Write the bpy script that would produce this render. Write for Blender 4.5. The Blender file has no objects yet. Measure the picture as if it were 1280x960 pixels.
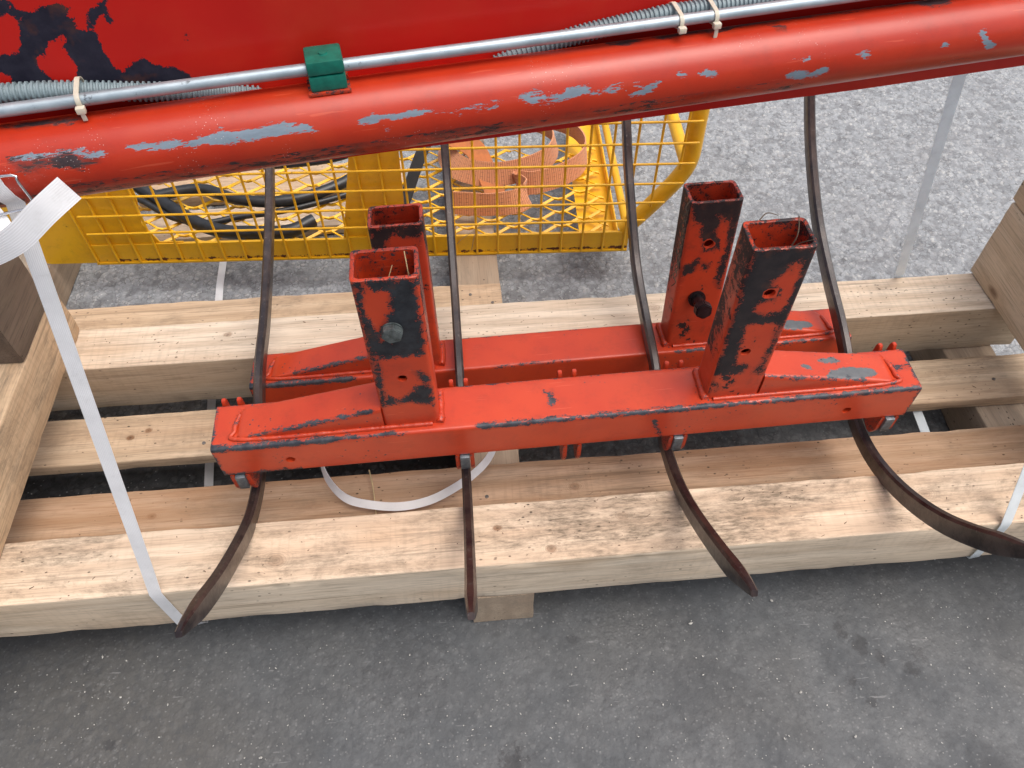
import bpy, bmesh, math, random
import numpy as np
from mathutils import Vector, Matrix, Euler, noise as mnoise
random.seed(7); np.random.seed(7)
R = math.radians
S = bpy.context.scene
COL = S.collection

# ------------------------------------------------------------------ camera, sky, light
cam_d = bpy.data.cameras.new('camera'); cam = bpy.data.objects.new('camera', cam_d); COL.objects.link(cam)
PITCH, ROLL, YAW, FPX = 0.9005831, -0.0039648, 0.0839653, 969.74
fwd = Vector((math.sin(YAW)*math.cos(PITCH), math.cos(YAW)*math.cos(PITCH), -math.sin(PITCH)))
rgt = Vector((math.cos(YAW), -math.sin(YAW), 0)); upv = rgt.cross(fwd)
r2 = math.cos(ROLL)*rgt + math.sin(ROLL)*upv; u2 = -math.sin(ROLL)*rgt + math.cos(ROLL)*upv
m = Matrix((r2, u2, -fwd)).transposed().to_4x4(); m.translation = Vector((0, 0, 1.2))
cam.matrix_world = m
cam_d.sensor_width = 36; cam_d.lens = FPX/1280*36; cam_d.clip_start = .02; cam_d.clip_end = 200
S.camera = cam

SUN_EL, SUN_AZ = 69, 108          # azimuth from +y (away from the camera) towards +x
w = bpy.data.worlds.new('World'); S.world = w; w.use_nodes = True
nt = w.node_tree; nt.nodes.clear()
sky = nt.nodes.new('ShaderNodeTexSky'); sky.sky_type = 'NISHITA'; sky.sun_disc = False
sky.sun_elevation = R(SUN_EL); sky.sun_rotation = R(SUN_AZ)
sky.air_density = 1.0; sky.dust_density = 6.0; sky.ozone_density = 1.0
hs = nt.nodes.new('ShaderNodeHueSaturation'); hs.inputs['Saturation'].default_value = .62
bg = nt.nodes.new('ShaderNodeBackground'); bg.inputs['Strength'].default_value = .15
wo = nt.nodes.new('ShaderNodeOutputWorld')
nt.links.new(sky.outputs[0], hs.inputs['Color']); nt.links.new(hs.outputs[0], bg.inputs[0]); nt.links.new(bg.outputs[0], wo.inputs[0])
sd = bpy.data.lights.new('sun', 'SUN'); sd.energy = 1.45; sd.angle = R(60); sd.color = (1, .965, .92)
so = bpy.data.objects.new('sun', sd); COL.objects.link(so)
sv = Vector((math.sin(R(SUN_AZ))*math.cos(R(SUN_EL)), math.cos(R(SUN_AZ))*math.cos(R(SUN_EL)), math.sin(R(SUN_EL))))
so.rotation_euler = sv.to_track_quat('Z', 'Y').to_euler()
S.view_settings.view_transform = 'Standard'; S.view_settings.look = 'None'
S.view_settings.exposure = 0.46; S.view_settings.gamma = 1
S.cycles.max_bounces = 8; S.cycles.diffuse_bounces = 4

# ------------------------------------------------------------------ object helpers
def tag(o, label=None, cat=None, group=None, kind=None):
    for k, v in (('label', label), ('category', cat), ('group', group), ('kind', kind)):
        if v: o[k] = v
    return o
def empty(name, loc=(0, 0, 0), **kw):
    o = bpy.data.objects.new(name, None); o.location = loc; o.empty_display_size = .05; COL.objects.link(o)
    return tag(o, **kw)
def link(name, me, mat=None, parent=None, smooth=False, **kw):
    o = bpy.data.objects.new(name, me)
    if mat is not None and not me.materials: me.materials.append(mat)
    COL.objects.link(o)
    if parent is not None:
        o.parent = parent
        if parent.matrix_world != Matrix(): pass
    if smooth:
        me.polygons.foreach_set('use_smooth', [True]*len(me.polygons))
    return tag(o, **kw)
def mesh_from(verts, faces, name='m', smooth=False, angle=None):
    me = bpy.data.meshes.new(name); me.from_pydata([tuple(v) for v in verts], [], faces); me.update()
    if smooth: me.polygons.foreach_set('use_smooth', [True]*len(me.polygons))
    if angle is not None:
        me.polygons.foreach_set('use_smooth', [True]*len(me.polygons)); me.set_sharp_from_angle(angle=R(angle))
    return me
def bm_mesh(bm, name='m', angle=35):
    me = bpy.data.meshes.new(name); bmesh.ops.recalc_face_normals(bm, faces=bm.faces); bm.to_mesh(me); bm.free()
    me.polygons.foreach_set('use_smooth', [True]*len(me.polygons)); me.set_sharp_from_angle(angle=R(angle))
    return me
def box_bm(x0, x1, y0, y1, z0, z1, bev=0, seg=2, bm=None):
    bm2 = bmesh.new(); bmesh.ops.create_cube(bm2, size=1)
    for v in bm2.verts:
        v.co = Vector((x0+(v.co.x+.5)*(x1-x0), y0+(v.co.y+.5)*(y1-y0), z0+(v.co.z+.5)*(z1-z0)))
    if bev: bmesh.ops.bevel(bm2, geom=bm2.edges[:], offset=bev, segments=seg, affect='EDGES', profile=.6)
    if bm is None: return bm2
    me = bpy.data.meshes.new('t'); bm2.to_mesh(me); bm2.free(); bm.from_mesh(me); bpy.data.meshes.remove(me)
    return bm
def spline(pts, n):
    P = np.array(pts, float); t = np.r_[0, np.cumsum(np.linalg.norm(np.diff(P, axis=0), axis=1))]
    # Catmull-Rom through the points, resampled evenly
    Q = np.vstack([2*P[0]-P[1], P, 2*P[-1]-P[-2]]); out = []
    for i in range(len(P)-1):
        p0, p1, p2, p3 = Q[i:i+4]
        k = max(2, int(n*(t[i+1]-t[i])/t[-1]*3))
        for u in np.linspace(0, 1, k, endpoint=False):
            out.append(.5*((2*p1)+(-p0+p2)*u+(2*p0-5*p1+4*p2-p3)*u*u+(-p0+3*p1-3*p2+p3)*u**3))
    out.append(P[-1]); out = np.array(out)
    d = np.r_[0, np.cumsum(np.linalg.norm(np.diff(out, axis=0), axis=1))]
    s = np.linspace(0, d[-1], n)
    return np.array([np.interp(s, d, out[:, k]) for k in range(P.shape[1])]).T
def frames(P, ref=(0, 0, 1)):
    T = np.gradient(P, axis=0); T /= np.linalg.norm(T, axis=1)[:, None]
    ref = np.array(ref, float); A = []
    for t in T:
        a = ref-t*(ref@t)
        if np.linalg.norm(a) < 1e-4: a = np.array([1., 0, 0])-t*t[0]
        A.append(a/np.linalg.norm(a))
    A = np.array(A); return T, A, np.cross(T, A)
def tube_mesh(P, rad, seg=12, ref=(0, 0, 1), cap=True):
    P = np.array(P, float); T, A, B = frames(P, ref); n = len(P)
    rad = np.broadcast_to(rad, (n,)) if not callable(rad) else np.array([rad(i) for i in range(n)])
    V = []; F = []
    for i in range(n):
        for k in range(seg):
            a = 2*math.pi*k/seg; V.append(P[i]+rad[i]*(math.cos(a)*A[i]+math.sin(a)*B[i]))
    for i in range(n-1):
        for k in range(seg):
            F.append((i*seg+k, i*seg+(k+1) % seg, (i+1)*seg+(k+1) % seg, (i+1)*seg+k))
    if cap: F.append(tuple(range(seg))[::-1]); F.append(tuple((n-1)*seg+k for k in range(seg)))
    return mesh_from(V, F, angle=50)
def ribbon_mesh(P, W, width, th=.0008, nw=5, fib=0.0):
    """band along P whose width runs along W (one vector per point or one for all)"""
    P = np.array(P, float); n = len(P); T = np.gradient(P, axis=0); T /= np.linalg.norm(T, axis=1)[:, None]
    W = np.broadcast_to(np.array(W, float), (n, 3)).copy()
    W -= T*np.sum(W*T, axis=1)[:, None]; W /= np.linalg.norm(W, axis=1)[:, None]
    N = np.cross(T, W); V = []; F = []; uv = []
    L = np.r_[0, np.cumsum(np.linalg.norm(np.diff(P, axis=0), axis=1))]
    wd = np.broadcast_to(width, (n,))
    for side in (0, 1):
        for i in range(n):
            for j in range(nw):
                u = j/(nw-1)-.5
                V.append(P[i]+W[i]*u*wd[i]+N[i]*(th*(.5-side)))
                uv.append((L[i], (u+.5)*wd[i]))
    o = n*nw
    for i in range(n-1):
        for j in range(nw-1):
            a = i*nw+j; F.append((a, a+1, a+nw+1, a+nw)); F.append((o+a, o+a+nw, o+a+nw+1, o+a+1))
        a = i*nw; F.append((a, a+nw, o+a+nw, o+a)); b = a+nw-1; F.append((b, o+b, o+b+nw, b+nw))
    for j in range(nw-1):
        F.append((j, o+j, o+j+1, j+1)); a = (n-1)*nw+j; F.append((a, a+1, o+a+1, o+a))
    me = mesh_from(V, F, angle=50)
    l = me.uv_layers.new(name='UVMap')
    vi = np.zeros(len(me.loops), int); me.loops.foreach_get('vertex_index', vi)
    l.data.foreach_set('uv', np.array(uv)[vi].ravel())
    return me

# ------------------------------------------------------------------ material helpers
class NT:
    def __init__(s, name):
        s.m = bpy.data.materials.new(name); s.m.use_nodes = True; s.t = s.m.node_tree
        s.b = s.t.nodes['Principled BSDF']; s._tc = None
    def n(s, typ, **kw):
        nd = s.t.nodes.new('ShaderNode'+typ)
        for k, v in kw.items():
            if k.startswith('i_'):
                key = k[2:]; key = int(key) if key.isdigit() else key.replace('_', ' ')
                s.set(nd.inputs[key], v)
            else: setattr(nd, k, v)
        return nd
    def set(s, inp, v):
        if isinstance(v, bpy.types.NodeSocket): s.t.links.new(v, inp)
        elif isinstance(v, bpy.types.Node): s.t.links.new(v.outputs[0], inp)
        else:
            if hasattr(inp, 'default_value') and isinstance(v, tuple) and len(v) == 3 and len(inp.default_value) == 4: v = (*v, 1)
            inp.default_value = v
    def co(s, scale=(1, 1, 1), loc=(0, 0, 0), rot=(0, 0, 0), out='Object'):
        if s._tc is None: s._tc = s.n('TexCoord')
        mp = s.n('Mapping'); s.t.links.new(s._tc.outputs[out], mp.inputs[0])
        mp.inputs['Scale'].default_value = scale; mp.inputs['Location'].default_value = loc; mp.inputs['Rotation'].default_value = rot
        return mp.outputs[0]
    def noise(s, co, scale=5, detail=4, rough=.55, dist=0):
        nd = s.n('TexNoise', i_Vector=co, i_Scale=float(scale), i_Detail=float(detail), i_Roughness=rough, i_Distortion=float(dist)); return nd.outputs[0]
    def vor(s, co, scale=5, feature='F1', out=0, rand=1.0):
        nd = s.n('TexVoronoi', feature=feature, i_Vector=co, i_Scale=float(scale), i_Randomness=rand); return nd.outputs[out]
    def ramp(s, f, a, b, c0=(0, 0, 0), c1=(1, 1, 1)):
        nd = s.n('MapRange', i_Value=f); nd.inputs['From Min'].default_value = a; nd.inputs['From Max'].default_value = b
        nd.inputs['To Min'].default_value = 0; nd.inputs['To Max'].default_value = 1; nd.clamp = True
        if c0 == (0, 0, 0) and c1 == (1, 1, 1): return nd.outputs[0]
        return s.mix(nd.outputs[0], c0, c1)
    def mix(s, f, a, b, mode='MIX'):
        nd = s.n('Mix', data_type='RGBA', blend_type=mode); s.set(nd.inputs[0], f); s.set(nd.inputs[6], a); s.set(nd.inputs[7], b); return nd.outputs[2]
    def math(s, op, a, b=0.0, c=None, clamp=False):
        nd = s.n('Math', operation=op, use_clamp=clamp); s.set(nd.inputs[0], a); s.set(nd.inputs[1], b)
        if c is not None: s.set(nd.inputs[2], c)
        return nd.outputs[0]
    def attr(s, name): return s.math('SUBTRACT', s.n('Attribute', attribute_name=name).outputs['Fac'], 1.0)
    def bump(s, h, strength=.3, dist=.001, normal=None):
        nd = s.n('Bump', i_Height=h, i_Strength=strength, i_Distance=dist)
        if normal is not None: s.set(nd.inputs['Normal'], normal)
        return nd.outputs[0]
    def out(s, color=None, rough=None, metal=None, normal=None, **kw):
        for k, v in (('Base Color', color), ('Roughness', rough), ('Metallic', metal), ('Normal', normal)):
            if v is not None: s.set(s.b.inputs[k], v)
        for k, v in kw.items(): s.set(s.b.inputs[k.replace('_', ' ')], v)
        return s.m

def paint(name, red=(.53, .049, .012), red2=(.46, .036, .010), bare=(.014, .016, .022), bare2=(.05, .056, .066), amp=.020, fleck=.0, rough=.36, metal=.25, spec=.5, grime=.25, primer=(.22, .26, .30), random_wear=0.0, bias=.0006, pamp=.5, white=0.0, stretch=(1, 1, 1), smear=.55):
    """old paint over steel: 'wear' (metres inside a chip) decides where steel shows, 'prim' where grey primer shows"""
    t = NT(name); c = t.co()
    n1 = t.noise(t.co(scale=stretch), 120, 8, .72); n2 = t.noise(c, 14, 3, .5); n3 = t.noise(t.co(scale=stretch), 520, 4, .7)
    j = t.math('ADD', t.math('MULTIPLY', t.math('SUBTRACT', n1, .5), amp*2), t.math('MULTIPLY', t.math('SUBTRACT', n3, .5), amp*1.1))
    wsum = t.math('ADD', t.math('ADD', t.attr('wear'), bias), j)
    mask = t.ramp(wsum, -.0001, .0003)
    psum = t.math('ADD', t.math('ADD', t.attr('prim'), bias), t.math('MULTIPLY', j, pamp))
    pm = t.ramp(psum, -.0001, .0002)
    # single flecks
    if fleck:
        v = t.vor(c, 120, out=0); fl = t.math('MULTIPLY', t.ramp(v, .16+fleck*.1, .10), t.ramp(t.noise(c, 9, 2), .60-fleck*.1, .66-fleck*.1))
        mask = t.math('MAXIMUM', mask, fl)
    if random_wear:
        rw = t.ramp(t.math('ADD', t.noise(c, 16, 6, .7), t.math('MULTIPLY', n3, .04)), .66-random_wear*.2, .665-random_wear*.2)
        mask = t.math('MAXIMUM', mask, rw)
    base = t.mix(t.ramp(n2, .35, .7), red, red2)
    dirt = t.math('MULTIPLY', t.ramp(t.noise(c, 32, 6, .75), .5, .78), grime)
    base = t.mix(dirt, base, (.10, .02, .012))
    for rz, th in ((.2, .735), (1.9, .745)):
        base = t.mix(t.math('MULTIPLY', t.ramp(t.noise(t.co(scale=(.07, 1, 1), rot=(.3*rz, .2, rz)), 260, 2, .5), th-.02, th), .55*min(1, grime*2)), base, (.64, .12, .06))
    base = t.mix(t.math('MULTIPLY', t.ramp(t.noise(c, 6, 6, .7), .5, .72), .22), base, (.52, .072, .022))
    # oily brown smear around the bare places
    sm = t.math('ADD', t.attr('wear'), t.math('MULTIPLY', t.math('SUBTRACT', t.noise(c, 55, 6, .75), .5), .022))
    base = t.mix(t.math('MULTIPLY', t.ramp(sm, -.0045, .002), smear), base, (.085, .022, .016))
    st = t.mix(t.ramp(t.noise(c, 60, 5, .7), .35, .7), bare, bare2)
    st = t.mix(t.ramp(t.noise(c, 35, 4, .6), .56, .75), st, (.10, .035, .022))
    col = t.mix(pm, base, t.mix(t.ramp(n1, .4, .7), primer, tuple(x*.7 for x in primer)))
    col = t.mix(mask, col, st)
    if white:
        wv_ = t.math('MULTIPLY', t.ramp(t.vor(c, 330), .15, .09), t.ramp(t.noise(c, 17, 3), .57, .64)); col = t.mix(t.math('MULTIPLY', wv_, white), col, (.62, .55, .52))
    both = t.math('MAXIMUM', mask, pm)
    h = t.math('ADD', t.math('MULTIPLY', both, -.6), t.math('MULTIPLY', n2, .5))
    rg = t.math('ADD', rough, t.math('ADD', t.math('MULTIPLY', both, .18), t.math('MULTIPLY', t.ramp(n1, .3, .8), .1)))
    nm = t.bump(t.math('ADD', h, t.math('MULTIPLY', n3, .08)), .5, .0006)
    return t.out(col, rg, t.math('MULTIPLY', mask, metal), nm, Specular_IOR_Level=spec, Coat_Weight=t.math('MULTIPLY', t.math('SUBTRACT', 1.0, both), .12), Coat_Roughness=.2)

def wood(name, a=(.66, .50, .335), b=(.50, .35, .21), dirt=.35, axis='X', seed=0.0, grey=0.0, spots=1.0, stain=0.0, knots=(3.1, 7.5, 7.5), zones=(), knl=()):
    t = NT(name); sc = {'X': (1, 1, 1), 'Y': (1, 1, 1)}[axis]
    rot = (0, 0, 0) if axis == 'X' else (0, 0, R(90))
    oi = t.n('ObjectInfo').outputs['Random']
    cmb = t.n('CombineXYZ', i_X=t.math('MULTIPLY', oi, 7.0), i_Y=t.math('MULTIPLY', oi, 3.0), i_Z=seed)
    def co(s3):
        mp = t.co(rot=rot); ad = t.n('VectorMath', operation='ADD', i_0=mp, i_1=cmb.outputs[0])
        ml = t.n('VectorMath', operation='MULTIPLY', i_0=ad.outputs[0]); ml.inputs[1].default_value = s3; return ml.outputs[0]
    warp = t.noise(co((3, 9, 9)), 1.0, 3, .5)
    g = co((1.6, 34, 34)); gn = t.noise(g, 1.3, 6, .6, .6)
    rings = t.n('TexWave', wave_type='BANDS', bands_direction='Y', i_Vector=co((.5, 9, 9)), i_Scale=1.1, i_Distortion=5.5, i_Detail=3.0, i_Detail_Scale=.7, i_Detail_Roughness=.5).outputs[1]
    fine = t.noise(co((14, 420, 420)), 1, 3, .6)
    col = t.mix(t.math('MULTIPLY', t.ramp(rings, .3, .95), .75), a, tuple(x*.92 for x in b))
    col = t.mix(t.ramp(gn, .35, .75), col, tuple(x*.93 for x in b))
    col = t.mix(t.math('MULTIPLY', t.ramp(warp, .45, .8), .35), col, (a[0]*1.05, a[1]*.86, a[2]*.72))
    col = t.mix(t.math('MULTIPLY', t.ramp(fine, .48, .68), .55), col, tuple(x*.55 for x in b))
    # long thin dark growth lines
    gl = t.ramp(t.noise(co((2.4, 95, 95)), 1, 4, .6, .8), .60, .68); col = t.mix(t.math('MULTIPLY', gl, .60), col, tuple(x*.52 for x in b))
    # knots
    kv = t.n('TexVoronoi', i_Vector=co(knots), i_Scale=1.0); kd = kv.outputs[0]
    kn = t.ramp(t.math('ADD', kd, t.math('MULTIPLY', t.noise(co((40, 90, 90)), 1, 2), .03)), .085, .05)
    kr = t.math('MULTIPLY', t.ramp(kd, .22, .06), .3)
    col = t.mix(kr, col, (b[0]*.75, b[1]*.6, b[2]*.45)); col = t.mix(t.math('MULTIPLY', kn, .7), col, (.16, .08, .04))
    if knl:
        s3 = t.n('SeparateXYZ', i_0=t.co())
        for cx, cy, r_, k in knl:
            ex = t.math('SUBTRACT', s3.outputs[0], cx); ey = t.math('SUBTRACT', s3.outputs[1], cy); q = t.math('SQRT', t.math('ADD', t.math('MULTIPLY', t.math('MULTIPLY', ex, ex), .55), t.math('MULTIPLY', ey, ey)))
            q = t.math('ADD', q, t.math('MULTIPLY', t.math('SUBTRACT', t.noise(t.co(), 90, 3), .5), r_*.7))
            rg_ = t.math('MULTIPLY', t.ramp(t.math('SINE', t.math('MULTIPLY', q, 6.283/(r_*.33))), .1, .9), t.ramp(q, r_*2.4, r_*.9))
            col = t.mix(t.math('MULTIPLY', rg_, .45), col, tuple(x*.55 for x in b)); col = t.mix(t.math('MULTIPLY', t.ramp(q, r_*1.15, r_*.7), k), col, (.20, .095, .045)); col = t.mix(t.math('MULTIPLY', t.ramp(q, r_*.35, r_*.2), k*.7), col, (.06, .035, .02))
    # band-saw marks across the board, cracks along it
    sw = t.n('TexWave', wave_type='BANDS', bands_direction='X', i_Vector=co((1, .12, .12)), i_Scale=21.0, i_Distortion=9.0, i_Detail=3.0, i_Detail_Scale=2.0).outputs[1]
    col = t.mix(t.math('MULTIPLY', t.math('MULTIPLY', t.ramp(sw, .62, .95), t.ramp(warp, .48, .66)), .16), col, tuple(x*.55 for x in b))
    ck = t.ramp(t.noise(co((1.3, 60, 60)), 1, 5, .7, 1.2), .705, .725); col = t.mix(t.math('MULTIPLY', ck, .8), col, (.10, .06, .035))
    # grey weathering and handling dirt; zones darken chosen areas further
    dn = t.noise(co((7, 16, 16)), 1, 8, .78, .5)
    dl = dirt
    if zones:
        sp_ = t.n('SeparateXYZ', i_0=t.co()); zx, zy = sp_.outputs[0], sp_.outputs[1]
        for cx, cy, rx, ry, k in zones:
            q = t.math('SQRT', t.math('ADD', t.math('POWER', t.math('DIVIDE', t.math('SUBTRACT', zx, cx), rx), 2.0), t.math('POWER', t.math('DIVIDE', t.math('SUBTRACT', zy, cy), ry), 2.0)))
            dn = t.math('ADD', dn, t.math('MULTIPLY', t.ramp(t.math('ADD', q, t.math('MULTIPLY', t.math('SUBTRACT', warp, .5), 1.2)), 1.15, .35), k))
    dm = t.math('MULTIPLY', t.ramp(dn, .47, .66), dirt)
    dsm = t.math('MULTIPLY', dm, t.ramp(t.noise(co((40, 170, 170)), 1, 5, .75), .36, .60))
    col = t.mix(dsm, col, (.15, .112, .078)); col = t.mix(t.math('MULTIPLY', dm, .24), col, (.30, .235, .165))
    if grey: col = t.mix(grey, col, (.40, .355, .29))
    if stain: col = t.mix(t.math('MULTIPLY', t.ramp(t.noise(co((2.2, 16, 16)), 1, 5, .65), .42, .68), stain), col, (.30, .14, .06))
    # tiny dark specks and splinters
    sp = t.ramp(t.vor(co((60, 110, 110)), 1), .17, .10); spm = t.math('MULTIPLY', sp, t.ramp(t.noise(co((9, 9, 9)), 1, 3), .52, .62))
    col = t.mix(t.math('MULTIPLY', spm, .85*spots), col, (.035, .024, .018))
    saw = t.n('TexWave', wave_type='BANDS', bands_direction='X', i_Vector=co((1, .15, .15)), i_Scale=44.0, i_Distortion=6.0, i_Detail=2.0).outputs[1]
    hh = t.math('ADD', t.math('MULTIPLY', fine, .5), t.math('ADD', t.math('MULTIPLY', saw, .02), t.math('MULTIPLY', gn, .6)))
    hh = t.math('SUBTRACT', hh, t.math('MULTIPLY', spm, .6))
    return t.out(col, .72, 0.0, t.bump(hh, .6, .0014), Specular_IOR_Level=.25)

def simple(name, col, rough=.5, metal=0.0, nscale=60, namp=.25, bump=.15, bscale=200, **kw):
    t = NT(name); c = t.co(); n1 = t.noise(c, nscale, 5, .65); n2 = t.noise(c, bscale, 3, .6)
    dark = tuple(x*(1-namp*1.6) for x in col); lite = tuple(min(1, x*(1+namp)) for x in col)
    return t.out(t.mix(t.ramp(n1, .3, .7), dark, lite), t.math('ADD', rough-.06, t.math('MULTIPLY', n1, .14)), metal, t.bump(n2, bump, .0006), **kw)

# ------------------------------------------------------------------ wear fields
def poly_sd(p, poly):
    """signed distance (inside positive) of points p (N,2) to one polygon"""
    Q = np.array(poly, float); d2 = np.full(len(p), 1e9); ins = np.zeros(len(p), bool)
    for i in range(len(Q)):
        a = Q[i]; b = Q[(i+1) % len(Q)]; e = b-a; L = e@e
        if L < 1e-12: continue
        t = np.clip((p-a)@e/L, 0, 1); d = p-a-t[:, None]*e; d2 = np.minimum(d2, (d*d).sum(1))
        c = (a[1] > p[:, 1]) != (b[1] > p[:, 1])
        with np.errstate(divide='ignore', invalid='ignore'):
            xx = a[0]+(p[:, 1]-a[1])/(b[1]-a[1])*e[0]
        ins ^= c & (p[:, 0] < xx)
    d = np.sqrt(d2); return np.where(ins, d, -d)
def field(p, pos, neg=()):
    s = np.full(len(p), -1.)
    for q in pos: s = np.maximum(s, poly_sd(p, q))
    for q in neg: s = np.minimum(s, -poly_sd(p, q))
    return s
def seg_sd(p, a, b, r):
    a = np.array(a, float); b = np.array(b, float); e = b-a; t = np.clip((p-a)@e/(e@e), 0, 1)
    return r-np.linalg.norm(p-a-t[:, None]*e, axis=1)
def set_wear(me, wear=None, prim=None):
    for nm, a in (('wear', wear), ('prim', prim)):
        if a is None: a = np.full(len(me.vertices), -1.)
        at = me.attributes.new(nm, 'FLOAT', 'POINT'); at.data.foreach_set('value', np.clip(a, -.2, .2).astype(np.float32)+1.)
def vco(me):
    a = np.zeros(len(me.vertices)*3); me.vertices.foreach_get('co', a); return a.reshape(-1, 3)

def ring_rect(x0, x1, y0, y1, r, step):
    """rounded rectangle outline, counter-clockwise, evenly fine"""
    P = []
    cs = [(x1-r, y0+r, -90), (x1-r, y1-r, 0), (x0+r, y1-r, 90), (x0+r, y0+r, 180)]
    for i, (cx, cy, a0) in enumerate(cs):
        for k in range(5):
            a = R(a0+k*22.5); P.append((cx+r*math.cos(a), cy+r*math.sin(a)))
        nx = cs[(i+1) % 4]; a = R(nx[2]); e = (nx[0]+r*math.cos(a), nx[1]+r*math.sin(a)); s = P[-1]
        L = math.dist(s, e); n = max(1, int(L/step))
        for k in range(1, n): P.append((s[0]+(e[0]-s[0])*k/n, s[1]+(e[1]-s[1])*k/n))
    return P
def loft(rings, close_a=False, close_b=False):
    n = len(rings[0]); V = [p for r_ in rings for p in r_]; F = []
    for i in range(len(rings)-1):
        for k in range(n): F.append((i*n+k, i*n+(k+1) % n, (i+1)*n+(k+1) % n, (i+1)*n+k))
    if close_a: F.append(tuple(range(n))[::-1])
    if close_b: F.append(tuple((len(rings)-1)*n+k for k in range(n)))
    return V, F
def cut_holes(me, cyls):
    """drill cylinders [(centre, axis, radius, length)] out of a mesh, for real holes"""
    o = bpy.data.objects.new('t', me); COL.objects.link(o); cut = []
    for c, ax, r, L in cyls:
        bm = bmesh.new(); bmesh.ops.create_cone(bm, cap_ends=True, segments=24, radius1=r, radius2=r, depth=L)
        q = Vector((0, 0, 1)).rotation_difference(Vector(ax)).to_matrix().to_4x4(); q.translation = Vector(c); bm.transform(q)
        cm = bpy.data.meshes.new('c'); bm.to_mesh(cm); bm.free()
        co_ = bpy.data.objects.new('c', cm); COL.objects.link(co_); cut.append(co_); set_wear(cm, np.full(len(cm.vertices), .02))
        md = o.modifiers.new('b', 'BOOLEAN'); md.object = co_; md.operation = 'DIFFERENCE'; md.solver = 'EXACT'
    dg = bpy.context.evaluated_depsgraph_get(); dg.update(); nm = bpy.data.meshes.new_from_object(o.evaluated_get(dg))
    for c in cut: bpy.data.objects.remove(c)
    bpy.data.objects.remove(o); return nm

# ------------------------------------------------------------------ materials
M_RED = paint('red_paint', fleck=.0)
M_RED_OLD = paint('worn_red_paint', random_wear=.12, grime=.7, rough=.45, bare=(.013, .012, .015), bare2=(.038, .028, .030))
M_RED_REAR = paint('dull_red_paint', random_wear=.16, grime=.85, rough=.46, bare=(.016, .011, .013), bare2=(.042, .026, .024))
M_BEAM = paint('beam_red_paint', fleck=.45, grime=.32, rough=.30, bare=(.016, .018, .028), bare2=(.085, .09, .10), primer=(.115, .12, .125), amp=.015, bias=.0008, stretch=(.6, 1, 1), smear=.25)
M_PIPE = paint('pipe_red_paint', spec=.4, stretch=(.24, 1, 1), red=(.43, .028, .007), red2=(.38, .021, .006), rough=.29, grime=.30, amp=.022, bias=.0006, white=.6, smear=.85, primer=(.20, .255, .31), bare=(.03, .02, .022), bare2=(.07, .045, .05))
M_PANEL = paint('panel_red_paint', spec=.22, red=(.52, .013, .008), red2=(.48, .011, .007), smear=0.0, rough=.42, grime=.02, amp=.006, bare=(.012, .011, .022), bare2=(.028, .026, .042), metal=0.0)
W_PALE = wood('pine_pale', (.76, .64, .50), (.62, .485, .355), knl=((-.45, .012, .006, .5), (.30, .01, .009, .3), (.52, -.02, .006, .5), (-.12, -.01, .008, .25)), dirt=.22, spots=.7)
W_TOP = wood('pine_handled', (.70, .56, .42), (.56, .415, .295), zones=((.13, 0, .16, .06, .13), (.36, .0, .11, .06, .15), (-.22, -.02, .10, .02, .06)), knl=((-.324, -.014, .010, .35), (-.012, .009, .005, .8), (.061, -.03, .006, .6), (.17, .012, .007, .35), (.62, .01, .008, .3)), dirt=1.0, seed=2.0, spots=1.0)
W_DARK = wood('pine_stained', (.52, .36, .24), (.39, .25, .15), zones=((.05, -.040, .8, .03, .12), (.18, -.03, .14, .03, .16), (-.45, -.035, .3, .025, .10)), knl=((.12, .005, .007, .5), (-.55, .01, .006, .5)), dirt=.5, seed=3.0, stain=.6)  # zones darken the board's front strip
W_MID = wood('pine_board', (.64, .49, .34), (.50, .36, .235), knl=((-.616, .0, .0055, .9), (-.588, .013, .005, .8), (.60, .0, .007, .5)), dirt=.6, seed=4.0, stain=.25)
W_GREY = wood('pine_grey_brown', (.19, .14, .105), (.13, .095, .07), dirt=.9, seed=5.0, axis='Y')  # dark grey-brown base for the left block
W_SIDE = wood('pine_side_rail', (.66, .49, .32), (.52, .36, .22), dirt=.9, seed=6.0, axis='Y')
W_SIDE_PALE = wood('pine_side_block', (.72, .57, .40), (.62, .47, .31), dirt=.25, seed=7.0, axis='Y', spots=1.0)
W_SKID = wood('pine_skid', (.42, .31, .21), (.33, .23, .15), dirt=.7, seed=8.0, axis='Y', grey=.25)

def steel_mat():
    t = NT('worn_tine_steel'); c = t.co(); n1 = t.noise(c, 22, 6, .7); n2 = t.noise(c, 160, 4, .65); n3 = t.noise(c, 60, 4, .6)
    col = t.mix(t.ramp(n1, .42, .60), (.016, .009, .010), (.045, .026, .021))
    col = t.mix(t.math('MULTIPLY', t.ramp(n2, .60, .72), .5), col, (.17, .145, .13)); sx = t.math('ABSOLUTE', t.n('SeparateXYZ', i_0=t.n('TexCoord').outputs['Normal']).outputs[0]); col = t.mix(t.math('MULTIPLY', t.math('MULTIPLY', t.ramp(sx, .5, .9), t.ramp(n1, .38, .6)), .6), col, (.10, .078, .068))
    return t.out(col, t.math('ADD', .20, t.math('MULTIPLY', n2, .34)), .15, t.bump(t.math('ADD', n2, t.math('MULTIPLY', n1, .8)), .40, .0006), Coat_Weight=.22, Coat_Roughness=.22)
M_TINE = steel_mat()
M_KEY = simple('grey_key_steel', (.17, .19, .21), .45, .6, 90, .35, .3)
M_BOLT = simple('zinc_bolt', (.15, .175, .175), .42, .55, 120, .4, .4)
M_BOLT_D = simple('oily_bolt', (.030, .022, .024), .28, .5, 90, .5, .4)
M_BLACK = simple('black_rubber', (.018, .019, .021), .38, 0, 80, .3, .15)
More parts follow.
